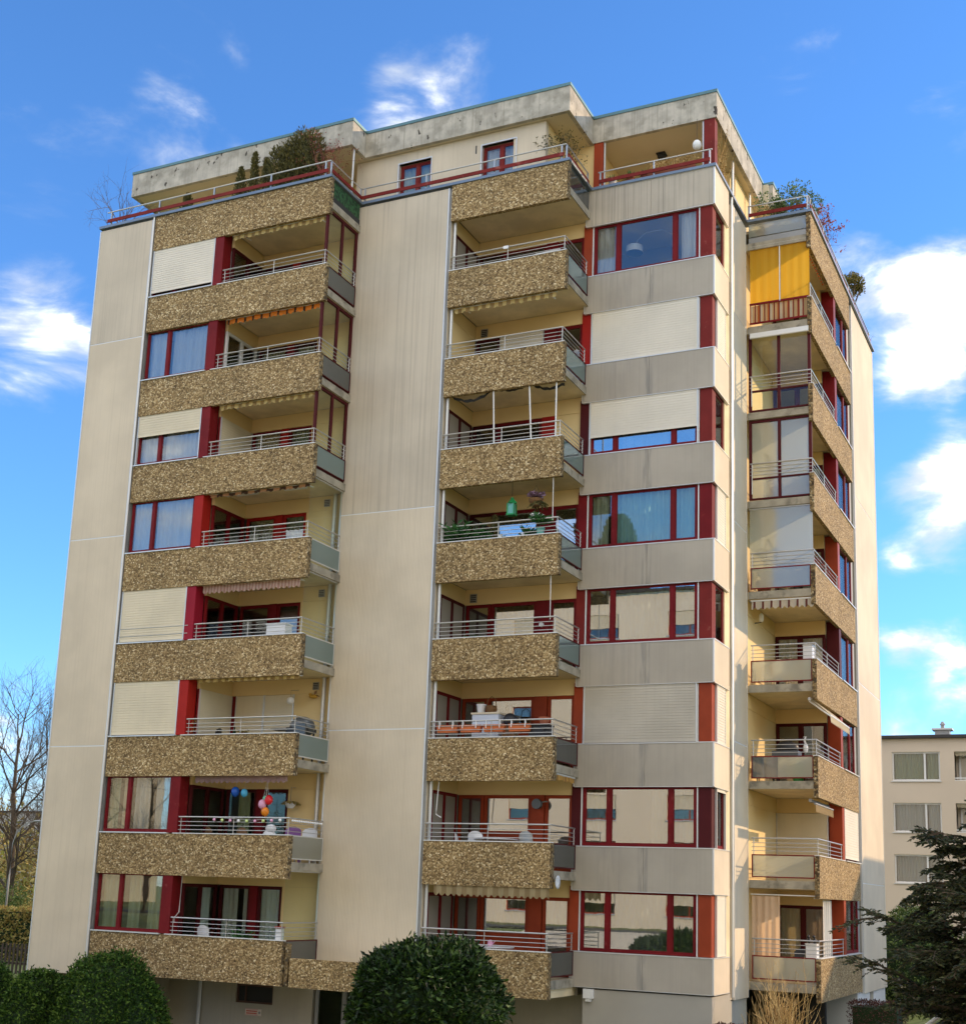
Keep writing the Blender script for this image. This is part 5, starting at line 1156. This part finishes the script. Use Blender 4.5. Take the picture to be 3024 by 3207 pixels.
for q in range(9): MB().ball((5.95+.27*q, .02, ZT(7)+.40-.03*math.sin(q*.4)), .045, 8, 6).build('ball', ('bl_pink', 'bulb', 'bl_pink', 'wplas', 'bulb')[q % 5], t, True)
t = thing('light_string', (8.45, .9, ZT(7)+.4), 'string of pale shells along the side rail of the balloon balcony', 'garland')
for q in range(14): MB().ball((8.45, .12+.11*q, ZT(7)+.40), (.03, .04, .035), 8, 6).build('shell', 'wplas', t, True)
t = thing('hanging_basket', (7.28, 1.75, 4.9), 'hanging basket with a trailing plant on the cream loggia wall', 'plant'); MB().lathe((7.28, 1.72, 4.72), [(.08, 0), (.15, .1), (.16, .18)], 12).build('bowl', 'wplas', t); fern(t, (7.28, 1.72, 4.88), .30, 26, 'brownleaf', up=.2, droop=1.0); MB().tube([(7.28, 1.72, 4.9), (7.28, 1.72, 5.32), (7.28, 1.94, 5.32)], .01, 5).build('bracket', 'rust', t)
chair('plastic_chair', 'purple plastic chair at the right end of the balloon balcony', 8.05, .75, FZ(7), .5, 'purple', h=.98); chair('plastic_chair', 'white plastic chair beside the purple one on the balloon balcony', 8.12, 1.35, FZ(7), .2, 'wplas', h=.98)
chair('wooden_chair', 'brown wooden chair at the left of the balloon balcony', 5.4, .9, FZ(7), 2.6, 'wood', h=.92); chair('wooden_chair', 'brown wooden chair in the middle of the balloon balcony', 6.5, .9, FZ(7), 2.9, 'wood', h=.92)
t = thing('white_sack', (7.4, .7, FZ(7)), 'white bundle behind the rail of the balloon balcony', 'bundle'); MB().ball((7.4, .6, FZ(7)+.48), (.25, .2, .42), 12, 8).build('cloth', 'wplas', t, True); MB().ball((7.45, .58, FZ(7)+.9), (.16, .14, .12), 10, 6).build('top_cloth', 'wplas', t, True)
t = thing('storage_box', (7.25, .55, FZ(5)), 'white lidded box on the balcony with the pink striped awning', 'box'); MB().box((6.97, .4, FZ(5)), (7.6, .75, FZ(5)+1.08)).build('body', 'wplas', t); MB().box((6.95, .38, FZ(5)+1.082), (7.62, .77, FZ(5)+1.13)).build('lid', 'white', t)
chair('plastic_chair', 'white plastic chair behind the rail of the lowest left balcony', 5.45, .85, FZ(8), 3.0, 'wplas', h=.98)
t = thing('letter_box', (8.25, .12, ZT(8)+.3), 'pale box with a red top at the corner of the lowest left rail', 'box'); MB().box((8.15, .09, ZT(8)+.03), (8.33, .22, ZT(8)+.32)).build('body', 'wplas', t); MB().box((8.12, .07, ZT(8)+.322), (8.36, .24, ZT(8)+.37)).build('lid', 'red2', t)
for x, z in ((4.95, 4), (5.12, 4)):
    t = thing('watering_can', (x, .3, ZT(4)+.03), 'small dark can '+('left of its twin' if x < 5 else 'right of its twin')+' on the parapet of a left balcony', 'can'); MB().lathe((x, .2, ZT(4)+.035), [(.04, 0), (.045, .1), (.02, .13)], 10).build('body', 'grill', t); MB().tube([(x, .2, ZT(4)+.05), (x+.09, .2, ZT(4)+.14)], .01, 5).build('spout', 'grill', t)
t = thing('crank_rod', (4.85, .25, 2.3), 'white awning crank hanging in the lowest left loggia', 'crank'); MB().tube([(4.88, .2, ZB(7)+.1), (4.86, .2, 1.75), (4.72, .2, 1.6), (4.72, .2, 1.45)], .012, 6).build('rod', 'white', t)
# --- middle column
t = thing('net_frame', (13, 1.85, ZT(3)), 'dark bird net slung from steel poles on a middle balcony', 'net')
for x0, x1 in ((13.20, 13.12), (14.33, 14.22), (15.06, 15.05)): MB().tube([(x0, 1.84, ZT(3)-.0), (x1, 1.84, ZB(2)+.25)], .022, 6).build('pole', 'trim', t)
for i, (p0, p1, sg) in enumerate((((11.62, 1.95), (13.1, 1.95), .28), ((13.1, 1.95), (14.2, 1.95), .12), ((14.2, 1.95), (15.1, 2.3), .16))):
    mb = MB(); n = 14
    for q in range(n+1):
        f = q/n; x = p0[0]+(p1[0]-p0[0])*f; y = p0[1]+(p1[1]-p0[1])*f; z = ZB(2)+.12-sg*math.sin(f*math.pi)+.02*math.sin(q*2.1)
        mb.v += [(x, y, z+.05), (x, y+.03, z-.02+.015*math.sin(q*1.7))]
    for q in range(n): mb.f.append((2*q, 2*q+1, 2*q+3, 2*q+2))
    mb.build('net', 'net', t)
t = thing('green_lantern', (13.65, 2.2, 13.1), 'green metal lantern hanging over a middle balcony', 'lantern'); MB().box((13.53, 2.09, 12.88), (13.77, 2.31, 12.92)).build('base', 'lantern', t); MB().box((13.56, 2.12, 12.921), (13.74, 2.28, 13.22)).build('lamp_glass', 'teal', t)
for a, b in ((13.55, 2.11), (13.75, 2.11), (13.75, 2.29), (13.55, 2.29)): MB().box((a-.013, b-.013, 12.921), (a+.013, b+.013, 13.22)).build('post', 'lantern', t)
MB().lathe((13.65, 2.2, 13.221), [(.16, 0), (.13, .05), (.05, .14), (.04, .18)], 4).build('roof', 'lantern', t); MB().tube([(13.65, 2.2, 13.4), (13.65, 2.2, 13.93)], .006, 4).build('chain', 'black', t)
t = thing('hanging_basket', (14.42, 2.1, 13.3), 'hanging basket of mauve flowers right of the green lantern', 'flower basket'); MB().lathe((14.42, 2.1, 13.05), [(.10, 0), (.19, .12), (.21, .2)], 14).build('basket', 'wicker', t); fern(t, (14.42, 2.1, 13.28), .26, 36, 'flower', up=.6, lw=.07); fern(t, (14.5, 2.05, 13.2), .36, 24, 'roofleaf', up=-.3, droop=.9)
MB().tube([(14.25, 2.1, 13.25), (14.42, 2.1, 13.66), (14.6, 2.1, 13.25)], .007, 4).build('chain', 'black', t)
t = thing('potted_plant', (14.62, 2.0, FZ(4)), 'bushy green plant with white blossom below the flower basket', 'plant'); pot(t, 14.62, 2.0, FZ(4)+.75, .12, .2, 'teal'); MB().tube([(14.62, 2, FZ(4)), (14.62, 2, FZ(4)+.75)], .05, 8).build('stand', 'grill', t); fern(t, (14.62, 2.0, FZ(4)+1.05), .40, 50, 'palmleaf', up=.7, lw=.08); fern(t, (14.52, 1.95, FZ(4)+1.22), .15, 12, 'wflower', 'blossom', up=.9)
for x, r, lb, n in ((11.9, .55, 'feathery palm at the left end of the plant filled middle balcony', 30), (12.35, .48, 'smaller palm beside the feathery one on a middle balcony', 26)):
    t = thing('potted_palm', (x, 2.3, FZ(4)), lb, 'plant'); pot(t, x, 2.3, FZ(4)+.25, .14, .28, 'terracotta'); MB().lathe((x, 2.3, FZ(4)), [(.13, 0), (.13, .245)], 10).build('stand', 'wood', t); fern(t, (x, 2.3, FZ(4)+.75), r*1.6, n, 'palmleaf', up=.9, lw=.12)
cone_shrub('potted_conifer', 'slim potted conifer on the plant filled middle balcony', (13.05, 2.4, FZ(4)+.4), 1.0, .18, 380, 'roofleaf', 311); 
t = thing('plant_tub', (13.05, 2.4, FZ(4)), 'tub under the slim conifer on a middle balcony', 'tub'); pot(t, 13.05, 2.4, FZ(4), .2, .42, 'terracotta')
for x, lb in ((13.33, 'white vase right of the slim conifer'), (14.03, 'white vase left of the bushy green plant')):
    t = thing('white_vase', (x, 2.2, FZ(4)+.6), lb, 'vase', 'white vases on the middle balcony'); MB().lathe((x, 2.2, FZ(4)+.55), [(.07, 0), (.11, .1), (.05, .26), (.07, .34)], 12).build('body', 'wplas', t, True); MB().box((x-.11, 2.1, FZ(4)), (x+.11, 2.3, FZ(4)+.545)).build('stand', 'wood', t)
t = thing('potted_plant', (13.68, 2.2, FZ(4)), 'low dark leafed plant between the two white vases', 'plant'); pot(t, 13.68, 2.2, FZ(4)+.4, .13, .2, 'terracotta'); fern(t, (13.68, 2.2, FZ(4)+.62), .42, 34, 'palmleaf', up=.6); MB().box((13.55, 2.08, FZ(4)), (13.8, 2.32, FZ(4)+.395)).build('stand', 'wood', t)
for k in (4, 5):
    t = thing('rod_wire', (15.04, 1.84, ZT(k)), 'thin white awning rod on the '+('plant filled' if k == 4 else 'next lower')+' middle balcony', 'rod'); MB().tube([(15.04, 1.84, ZT(k)+.4), (15.03, 1.84, ZB(k-1)+.24)], .010, 6).build('rod', 'white', t)
for i, x in enumerate((12.08, 12.78, 13.48, 14.22)):
    lb = 'orange flower box on the middle rail, '+('leftmost of four', 'second from the left', 'third from the left', 'rightmost of four')[i]
    t = thing('flower_box', (x, 1.70, ZT(6)+.2), lb, 'flower box', 'orange flower boxes on the rail'); mb = MB(); z0 = ZT(6)+.17
    mb.v = [(x-.28, 1.86, z0), (x+.28, 1.86, z0), (x+.28, 2.0, z0), (x-.28, 2.0, z0), (x-.32, 1.85, z0+.2), (x+.32, 1.85, z0+.2), (x+.32, 2.04, z0+.2), (x-.32, 2.04, z0+.2)]; mb.f = [(3, 2, 1, 0), (4, 5, 6, 7), (0, 1, 5, 4), (1, 2, 6, 5), (2, 3, 7, 6), (3, 0, 4, 7)]
    mb.build('box', 'orange', t)
    for a in (-.2, .2): MB().tube([(x+a, 1.79, z0+.10), (x+a, 1.80, z0+.29), (x+a, 1.86, z0+.29), (x+a, 1.86, z0+.19)], .012, 5).build('hook', 'white', t)
t = thing('white_cabinet', (12.97, 2.6, FZ(6)), 'white cabinet with a yellowish top behind the orange flower boxes', 'cabinet'); MB().box((12.57, 2.4, FZ(6)), (13.36, 2.85, FZ(6)+1.42)).build('body', 'bluebox', t); MB().box((12.54, 2.37, FZ(6)+1.422), (13.39, 2.88, FZ(6)+1.47)).build('top_board', 'shutter', t)
t = thing('white_bucket', (12.74, 2.6, FZ(6)+1.47), 'white bucket on top of the white cabinet', 'bucket'); MB().lathe((12.74, 2.6, FZ(6)+1.472), [(.10, 0), (.13, .22), (.14, .22), (.14, .25)], 14).build('body', 'wplas', t)
t = thing('wicker_basket', (13.05, 2.6, FZ(6)+1.47), 'wicker basket with a tall handle on top of the white cabinet', 'basket'); MB().lathe((13.05, 2.6, FZ(6)+1.472), [(.12, 0), (.16, .1), (.15, .2)], 14).build('body', 'wicker', t); MB().tube([(12.9, 2.6, FZ(6)+1.64), (12.93, 2.6, FZ(6)+1.85), (13.05, 2.6, FZ(6)+1.93), (13.17, 2.6, FZ(6)+1.85), (13.2, 2.6, FZ(6)+1.64)], .012, 6).build('handle', 'wicker', t)
t = thing('black_basket', (13.6, 2.6, FZ(6)), 'dark basket with a wire handle right of the white cabinet', 'basket'); MB().box((13.46, 2.45, FZ(6)), (13.82, 2.75, FZ(6)+1.05)).build('stand', 'wood', t); MB().ball((13.63, 2.58, FZ(6)+1.26), (.2, .16, .2), 12, 8).build('body', 'black', t, True); MB().tube([(13.47, 2.58, FZ(6)+1.35), (13.52, 2.58, FZ(6)+1.68), (13.68, 2.58, FZ(6)+1.68), (13.76, 2.58, FZ(6)+1.35)], .010, 6).build('handle', 'shutter', t)
t = thing('black_planter', (14.78, 2.1, FZ(6)), 'black plastic planter at the right end behind the orange flower boxes', 'planter'); MB().box((14.45, 1.98, FZ(6)+.55), (14.98, 2.4, FZ(6)+1.02)).build('box', 'black', t); MB().box((14.40, 1.95, FZ(6)+1.022), (15.0, 2.43, FZ(6)+1.06)).build('rim', 'black', t); MB().box((14.5, 2.02, FZ(6)), (14.93, 2.36, FZ(6)+.548)).build('stand', 'black', t)
t = thing('terracotta_pot', (14.8, 2.2, FZ(6)+1.06), 'terracotta pot standing on the black planter', 'flower pot'); pot(t, 14.8, 2.2, FZ(6)+1.062, .15, .2, 'terracotta')
t = thing('hose_coil', (15.02, 1.95, ZT(6)+.05), 'dark coiled hose at the right corner of the flower box balcony', 'hose'); MB().tube([(14.98+.12*math.cos(a*.5), 1.97, ZT(6)+.12+.13*math.sin(a*.5)) for a in range(26)], .022, 6).build('hose', 'black', t)
round_table('white garden table on the middle balcony above the tan awning', 13.3, 2.65, FZ(7), .62, 'wplas', .78)
chair('garden_chair', 'white reclining chair left of the white garden table', 12.35, 2.7, FZ(7), 1.9, 'wplas', h=.95); chair('garden_chair', 'metal framed chair right of the white garden table', 14.35, 2.6, FZ(7), 2.9, 'steel', h=1.02); chair('garden_chair', 'white chair behind the white garden table', 12.85, 2.55, FZ(7), 3.1, 'wplas', h=1.0)
t = thing('wall_spotlight', (14.15, 3.55, 5.0), 'round dark spotlight on the red column of a middle balcony', 'lamp'); MB().tube([(14.12, 3.40, 5.0), (14.12, 3.52, 5.0)], .14, 16).build('lamp_head', 'grill', t); MB().tube([(14.12, 3.52, 5.02), (14.3, 3.6, 5.08), (14.32, 3.69, 5.08)], .02, 6).build('arm', 'steel', t)
t = thing('door_bell_lamp', (14.02, 3.66, 10.2), 'small round white lamp on the red column of a middle balcony', 'lamp'); MB().tube([(14.02, 3.62, 10.05), (14.02, 3.69, 10.05)], .065, 14).build('lamp_head', 'lamp', t)
t = thing('crank_rod', (11.8, 2.1, 5.0), 'white awning crank hanging at the left of a middle balcony', 'crank'); MB().tube([(11.86, 1.98, ZB(6)+.2), (11.80, 1.98, 4.72), (11.80, 1.98, 4.6), (11.95, 1.98, 4.52)], .014, 6).build('rod', 'white', t)
round_table('white table on the lowest middle balcony', 13.3, 2.6, FZ(8), .60, 'wplas', .72)
chair('plastic_chair', 'white chair left of the table on the lowest middle balcony', 12.5, 2.65, FZ(8), 2.0, 'wplas', h=.98)
t = thing('pink_watering_can', (13.25, 2.6, FZ(8)+.756), 'small pink can on the white table of the lowest middle balcony', 'can'); MB().lathe((13.25, 2.6, FZ(8)+.757), [(.07, 0), (.07, .12), (.03, .16)], 10).build('body', 'bl_pink', t); MB().tube([(13.3, 2.6, FZ(8)+.79), (13.4, 2.6, FZ(8)+.9)], .012, 5).build('spout', 'bl_pink', t)
t = thing('rail_tag', (13.35, 1.80, ZT(1)+.44), 'small white tag clipped on the topmost middle rail', 'tag'); MB().box((13.3, 1.785, ZT(1)+.40), (13.46, 1.797, ZT(1)+.49)).build('plate', 'wplas', t)
t = thing('laundry_rack', (14.6, 2.0, FZ(1)), 'white folding rack behind the topmost middle rail', 'rack')
for z in (.62, .84): MB().tube([(14.25, 1.97, FZ(1)+z), (15.0, 1.97, FZ(1)+z+.03)], .014, 6).build('bar', 'white', t)
for x in (14.27, 14.98): MB().tube([(x, 1.97, FZ(1)), (x, 1.97, FZ(1)+.86)], .014, 6).build('leg', 'white', t)
t = thing('satellite_dish', (15.3, 1.9, 2.9), 'small white satellite dish at the corner under a middle balcony', 'satellite dish'); mb = MB().lathe((0, 0, 0), [(.01, 0), (.1, .015), (.17, .05), (.172, .055), (.1, .025), (.01, .012)], 16); mb.v = [(15.36+z*.8, 1.95+y, 2.9+x) for x, y, z in mb.v]; mb.build('dish', 'wplas', t, True); MB().tube([(15.20, 2.0, 2.96), (15.34, 1.95, 2.9)], .014, 6).build('arm', 'grey', t)
# --- inside the top bay window
t = thing('arc_lamp', (16.5, 4.6, FZ(1)), 'arched floor lamp with a white drum shade behind the top bay window', 'floor lamp'); mb = MB().lathe((16.30, 4.6, 21.44), [(.25, 0), (.25, .20), (.245, .20), (.245, 0)], 24).build('lamp_shade', 'lamp', t); MB().tube([(16.30, 4.6, 21.6), (16.38, 4.62, 21.85), (16.62, 4.7, 22.1), (17.1, 4.8, 22.15), (17.5, 4.9, 21.9), (17.6, 4.9, FZ(1))], .015, 6).build('stem', 'trim', t); MB().lathe((17.6, 4.9, FZ(1)), [(.18, 0), (.18, .04), (.02, .06)], 14).build('base', 'steel', t)
# --- right column
t = thing('balcony_curtain', (19.45, 7.3, FZ(8)), 'pale peach curtain drawn across the lowest right balcony', 'curtain'); curtain_mesh(Fr((0, 7.30), (1, 0), (0, 1)), 19.09, 19.86, 0, .53, 2.76, .19, .04).build('cloth', mat('peach_curtain', (.80, .60, .42), .9, trans=.45), t, True); MB().tube([(19.05, 7.28, 2.80), (20.85, 7.28, 2.80)], .018, 6).build('curtain_rail', 'white', t)
t = thing('balcony_curtain', (20.82, 7.9, FZ(8)), 'narrow white curtain gathered at the right end of the lowest right balcony', 'curtain'); curtain_mesh(Fr((20.80, 0), (0, 1), (-1, 0)), 8.5, 9.6, 0, .53, 2.7, .14, .045).build('cloth', 'cur_w', t, True); MB().tube([(20.8, 7.3, 2.74), (20.8, 9.7, 2.74)], .015, 6).build('curtain_rail', 'white', t)
t = thing('white_cabinet', (20.75, 7.45, FZ(8)), 'small pale cabinet at the corner of the lowest right balcony', 'cabinet'); MB().box((20.56, 7.28, FZ(8)), (20.85, 7.62, FZ(8)+1.06)).build('body', 'wplas', t); MB().box((20.54, 7.26, FZ(8)+1.062), (20.86, 7.64, FZ(8)+1.09)).build('lid', 'white', t)
for i, x in enumerate((20.62, 20.77)):
    z = FZ(8)+1.092; t = thing('cat_figure', (x, 7.45, z), 'black cat figure on the pale cabinet, the '+('left' if i == 0 else 'right')+' one of the pair', 'figurine', 'pair of black cat figures'); MB().ball((x, 7.45, z+.07), (.05, .05, .08), 10, 8).build('body', 'black', t, True); MB().ball((x-.015, 7.42, z+.18), .042, 10, 8).build('head', 'black', t, True)
    for e in (-.02, .02): MB().lathe((x-.015+e, 7.42, z+.205), [(.014, 0), (.002, .03)], 5).build('ear', 'black', t)
chair('garden_chair', 'dark garden chair on the lowest right balcony', 20.2, 8.6, FZ(8), .3, 'black', h=.9)
t = thing('covered_grill', (19.9, 7.75, FZ(6)), 'black barbecue behind the glass of the right balcony with the ivory awning', 'barbecue'); MB().ball((20.0, 7.75, FZ(6)+1.0), (.34, .24, .2), 14, 8).build('lid', 'black', t, True); MB().box((19.62, 7.5, FZ(6)+.75), (20.36, 8.0, FZ(6)+.9)).build('body', 'grill', t)
for a, b in ((19.66, 7.54), (20.32, 7.54), (20.32, 7.96), (19.66, 7.96)): MB().box((a-.02, b-.02, FZ(6)), (a+.02, b+.02, FZ(6)+.75)).build('leg', 'black', t)
t = thing('heron_figure', (20.58, 7.5, FZ(6)), 'white heron figure at the right balcony with the ivory awning', 'figurine'); MB().ball((20.58, 7.5, FZ(6)+.95), (.07, .06, .15), 10, 8).build('body', 'wplas', t, True); MB().tube([(20.58, 7.5, FZ(6)+1.05), (20.54, 7.5, FZ(6)+1.2), (20.59, 7.5, FZ(6)+1.28), (20.52, 7.48, FZ(6)+1.27)], [.03, .022, .025, .006], 8).build('neck', 'wplas', t, True)
for e in (-.03, .03): MB().tube([(20.58+e, 7.5, FZ(6)), (20.58+e, 7.5, FZ(6)+.82)], .012, 6).build('leg', 'grill', t)
t = thing('gas_bottle', (20.38, 7.45, FZ(6)), 'green gas bottle behind the dark glass of a right balcony', 'gas bottle'); MB().lathe((20.38, 7.42, FZ(6)), [(.14, 0), (.15, .03), (.15, .42), (.08, .52), (.05, .56), (.05, .62)], 14).build('body', 'gas', t, True)
t = thing('pale_chair', (19.4, 7.6, FZ(6)), 'pale bench behind the milky glass of the right balcony with the ivory awning', 'bench'); MB().box((19.15, 7.45, FZ(6)+.42), (19.62, 7.8, FZ(6)+.48)).build('seat', 'shutter', t)
for a in (19.2, 19.57):
    for b in (7.5, 7.75): MB().box((a-.02, b-.02, FZ(6)), (a+.02, b+.02, FZ(6)+.418)).build('leg', 'shutter', t)
t = thing('terracotta_pot', (19.42, 7.5, FZ(4)), 'big terracotta pot behind the glass of the right balcony with the star', 'flower pot'); pot(t, 19.42, 7.52, FZ(4), .24, .36, 'terracotta'); fern(t, (19.42, 7.52, FZ(4)+.4), .4, 24, 'hedgeleaf', up=1.2)
t = thing('plant_rack', (19.95, 7.55, FZ(4)), 'white plant rack behind the glass of the right balcony with the star', 'rack')
for z in (.2, .75, 1.35): MB().box((19.75, 7.42, FZ(4)+z), (20.15, 7.68, FZ(4)+z+.025)).build('shelf', 'white', t)
for a in (19.76, 20.14):
    for b in (7.43, 7.67): MB().tube([(a, b, FZ(4)), (a, b, FZ(4)+1.42)], .013, 6).build('leg', 'white', t)
t = thing('potted_plant', (20.25, 7.5, FZ(4)+.0), 'tangled climbing plant in the right balcony with the star', 'plant'); pot(t, 20.4, 7.55, FZ(4), .17, .3, 'grill'); fern(t, (20.4, 7.55, FZ(4)+.35), .75, 40, 'roofleaf', up=1.6, lw=.05)
t = thing('star_decoration', (19.75, 7.24, 12.55), 'outlined star hanging behind the frameless glass of a right balcony', 'decoration'); P = []
for q in range(10):
    r = .42 if q % 2 == 0 else .18; a = math.pi/2+q*math.pi/5; P.append((19.72+r*math.cos(a), 7.30, 12.62+r*math.sin(a)))
MB().tube(P+[P[0]], .016, 6).build('outline', 'rust', t)
t = thing('white_cabinet', (20.8, 7.4, FZ(5)), 'small white box at the rail corner of an open right balcony', 'cabinet'); MB().box((20.58, 7.30, FZ(5)), (20.84, 7.6, FZ(5)+1.12)).build('body', 'wplas', t); MB().box((20.57, 7.29, FZ(5)+1.122), (20.85, 7.61, FZ(5)+1.15)).build('lid', 'white', t)
t = thing('wall_lantern', (19.1, 7.9, 10.85), 'cream wall lantern under the chequered awning', 'lamp'); MB().lathe((19.22, 8.0, 10.72), [(.05, 0), (.07, .05), (.07, .2), (.03, .25)], 10).build('lamp_head', 'lamp', t); MB().tube([(19.02, 8.0, 10.68), (19.22, 8.0, 10.70)], .015, 6).build('arm', 'black', t)
t = thing('flower_box', (20.9, 8.6, ZT(4)), 'planter with red flowers along the sunny rail of a right balcony', 'flower box'); MB().box((20.70, 7.5, ZT(4)+.03), (20.86, 9.6, ZT(4)+.20)).build('box', 'wood', t); random.seed(5); mb = MB()
for q in range(240): mb.leaf((20.8+random.uniform(-.08, .12), random.uniform(7.5, 9.6), ZT(4)+random.uniform(.18, .45)), rnd_dir(.5), .05, .08)
mb.build('flowers', 'redleaf', t)
t = thing('light_chain', (20.85, 8.6, ZB(0)-.1), 'chain of small bulbs under the topmost right parapet', 'light chain'); MB().tube([(20.84, 7.4+.3*q, ZB(0)+.02-.05*math.sin(q*.9)) for q in range(9)], .006, 4).build('cord', 'black', t)
for q in range(12): MB().ball((20.84, 7.5+.2*q, ZB(0)-.03), .03, 8, 6).build('bulb', 'orange', t, True)
t = thing('pot_plant_rail', (20.7, 7.5, FZ(3)), 'spiky plant behind the milky glass below the glazed right balcony', 'plant'); pot(t, 20.5, 7.6, FZ(3), .16, .26, 'terracotta'); fern(t, (20.5, 7.6, FZ(3)+.3), .55, 30, 'hedgeleaf', up=1.3, lw=.06)

for i, (x, h, lb) in enumerate(((12.75, 1.15, 'leafy pot plant between the palms and the slim conifer'), (14.2, 1.0, 'leafy pot plant beside the white vase on the right'))):
    t = thing('potted_plant', (x, 2.25, FZ(4)), lb, 'plant'); MB().box((x-.1, 2.15, FZ(4)), (x+.1, 2.35, FZ(4)+.5)).build('stand', 'wood', t); pot(t, x, 2.25, FZ(4)+.502, .12, .2, 'terracotta'); fern(t, (x, 2.25, FZ(4)+.7), .45, 30, 'palmleaf', up=1.2, lw=.09)
for i, (k, x, y, lb) in enumerate(((2, 5.6, .9, 'green pot plant on the balcony with the orange awning'), (4, 6.9, .9, 'green pot plant on the left balcony with two small cans'), (5, 12.3, 2.7, 'green pot plant on the middle balcony below the palms'), (8, 6.6, .9, 'green pot plant on the lowest left balcony'))):
    t = thing('potted_plant', (x, y, FZ(k)), lb, 'plant'); pot(t, x, y, FZ(k), .16, .34, 'terracotta'); fern(t, (x, y, FZ(k)+.36), .62, 30, 'palmleaf', up=1.8, lw=.08)
round_table('grey bistro table on the left balcony with the white storage box', 5.9, .95, FZ(5), .4, 'grill', .72)
chair('garden_chair', 'grey chair left of the bistro table on a left balcony', 5.3, .95, FZ(5), 1.4, 'grill', h=1.0)
chair('garden_chair', 'wooden chair on the left balcony under the brown striped awning', 6.2, .9, FZ(3), 2.8, 'wood', h=1.02)
chair('garden_chair', 'black chair on the second highest middle balcony', 13.0, 2.7, FZ(2), 2.6, 'black', h=1.02)
chair('garden_chair', 'pale chair on the right balcony under the chequered awning', 19.7, 8.4, FZ(5), .4, 'shutter', h=1.0)
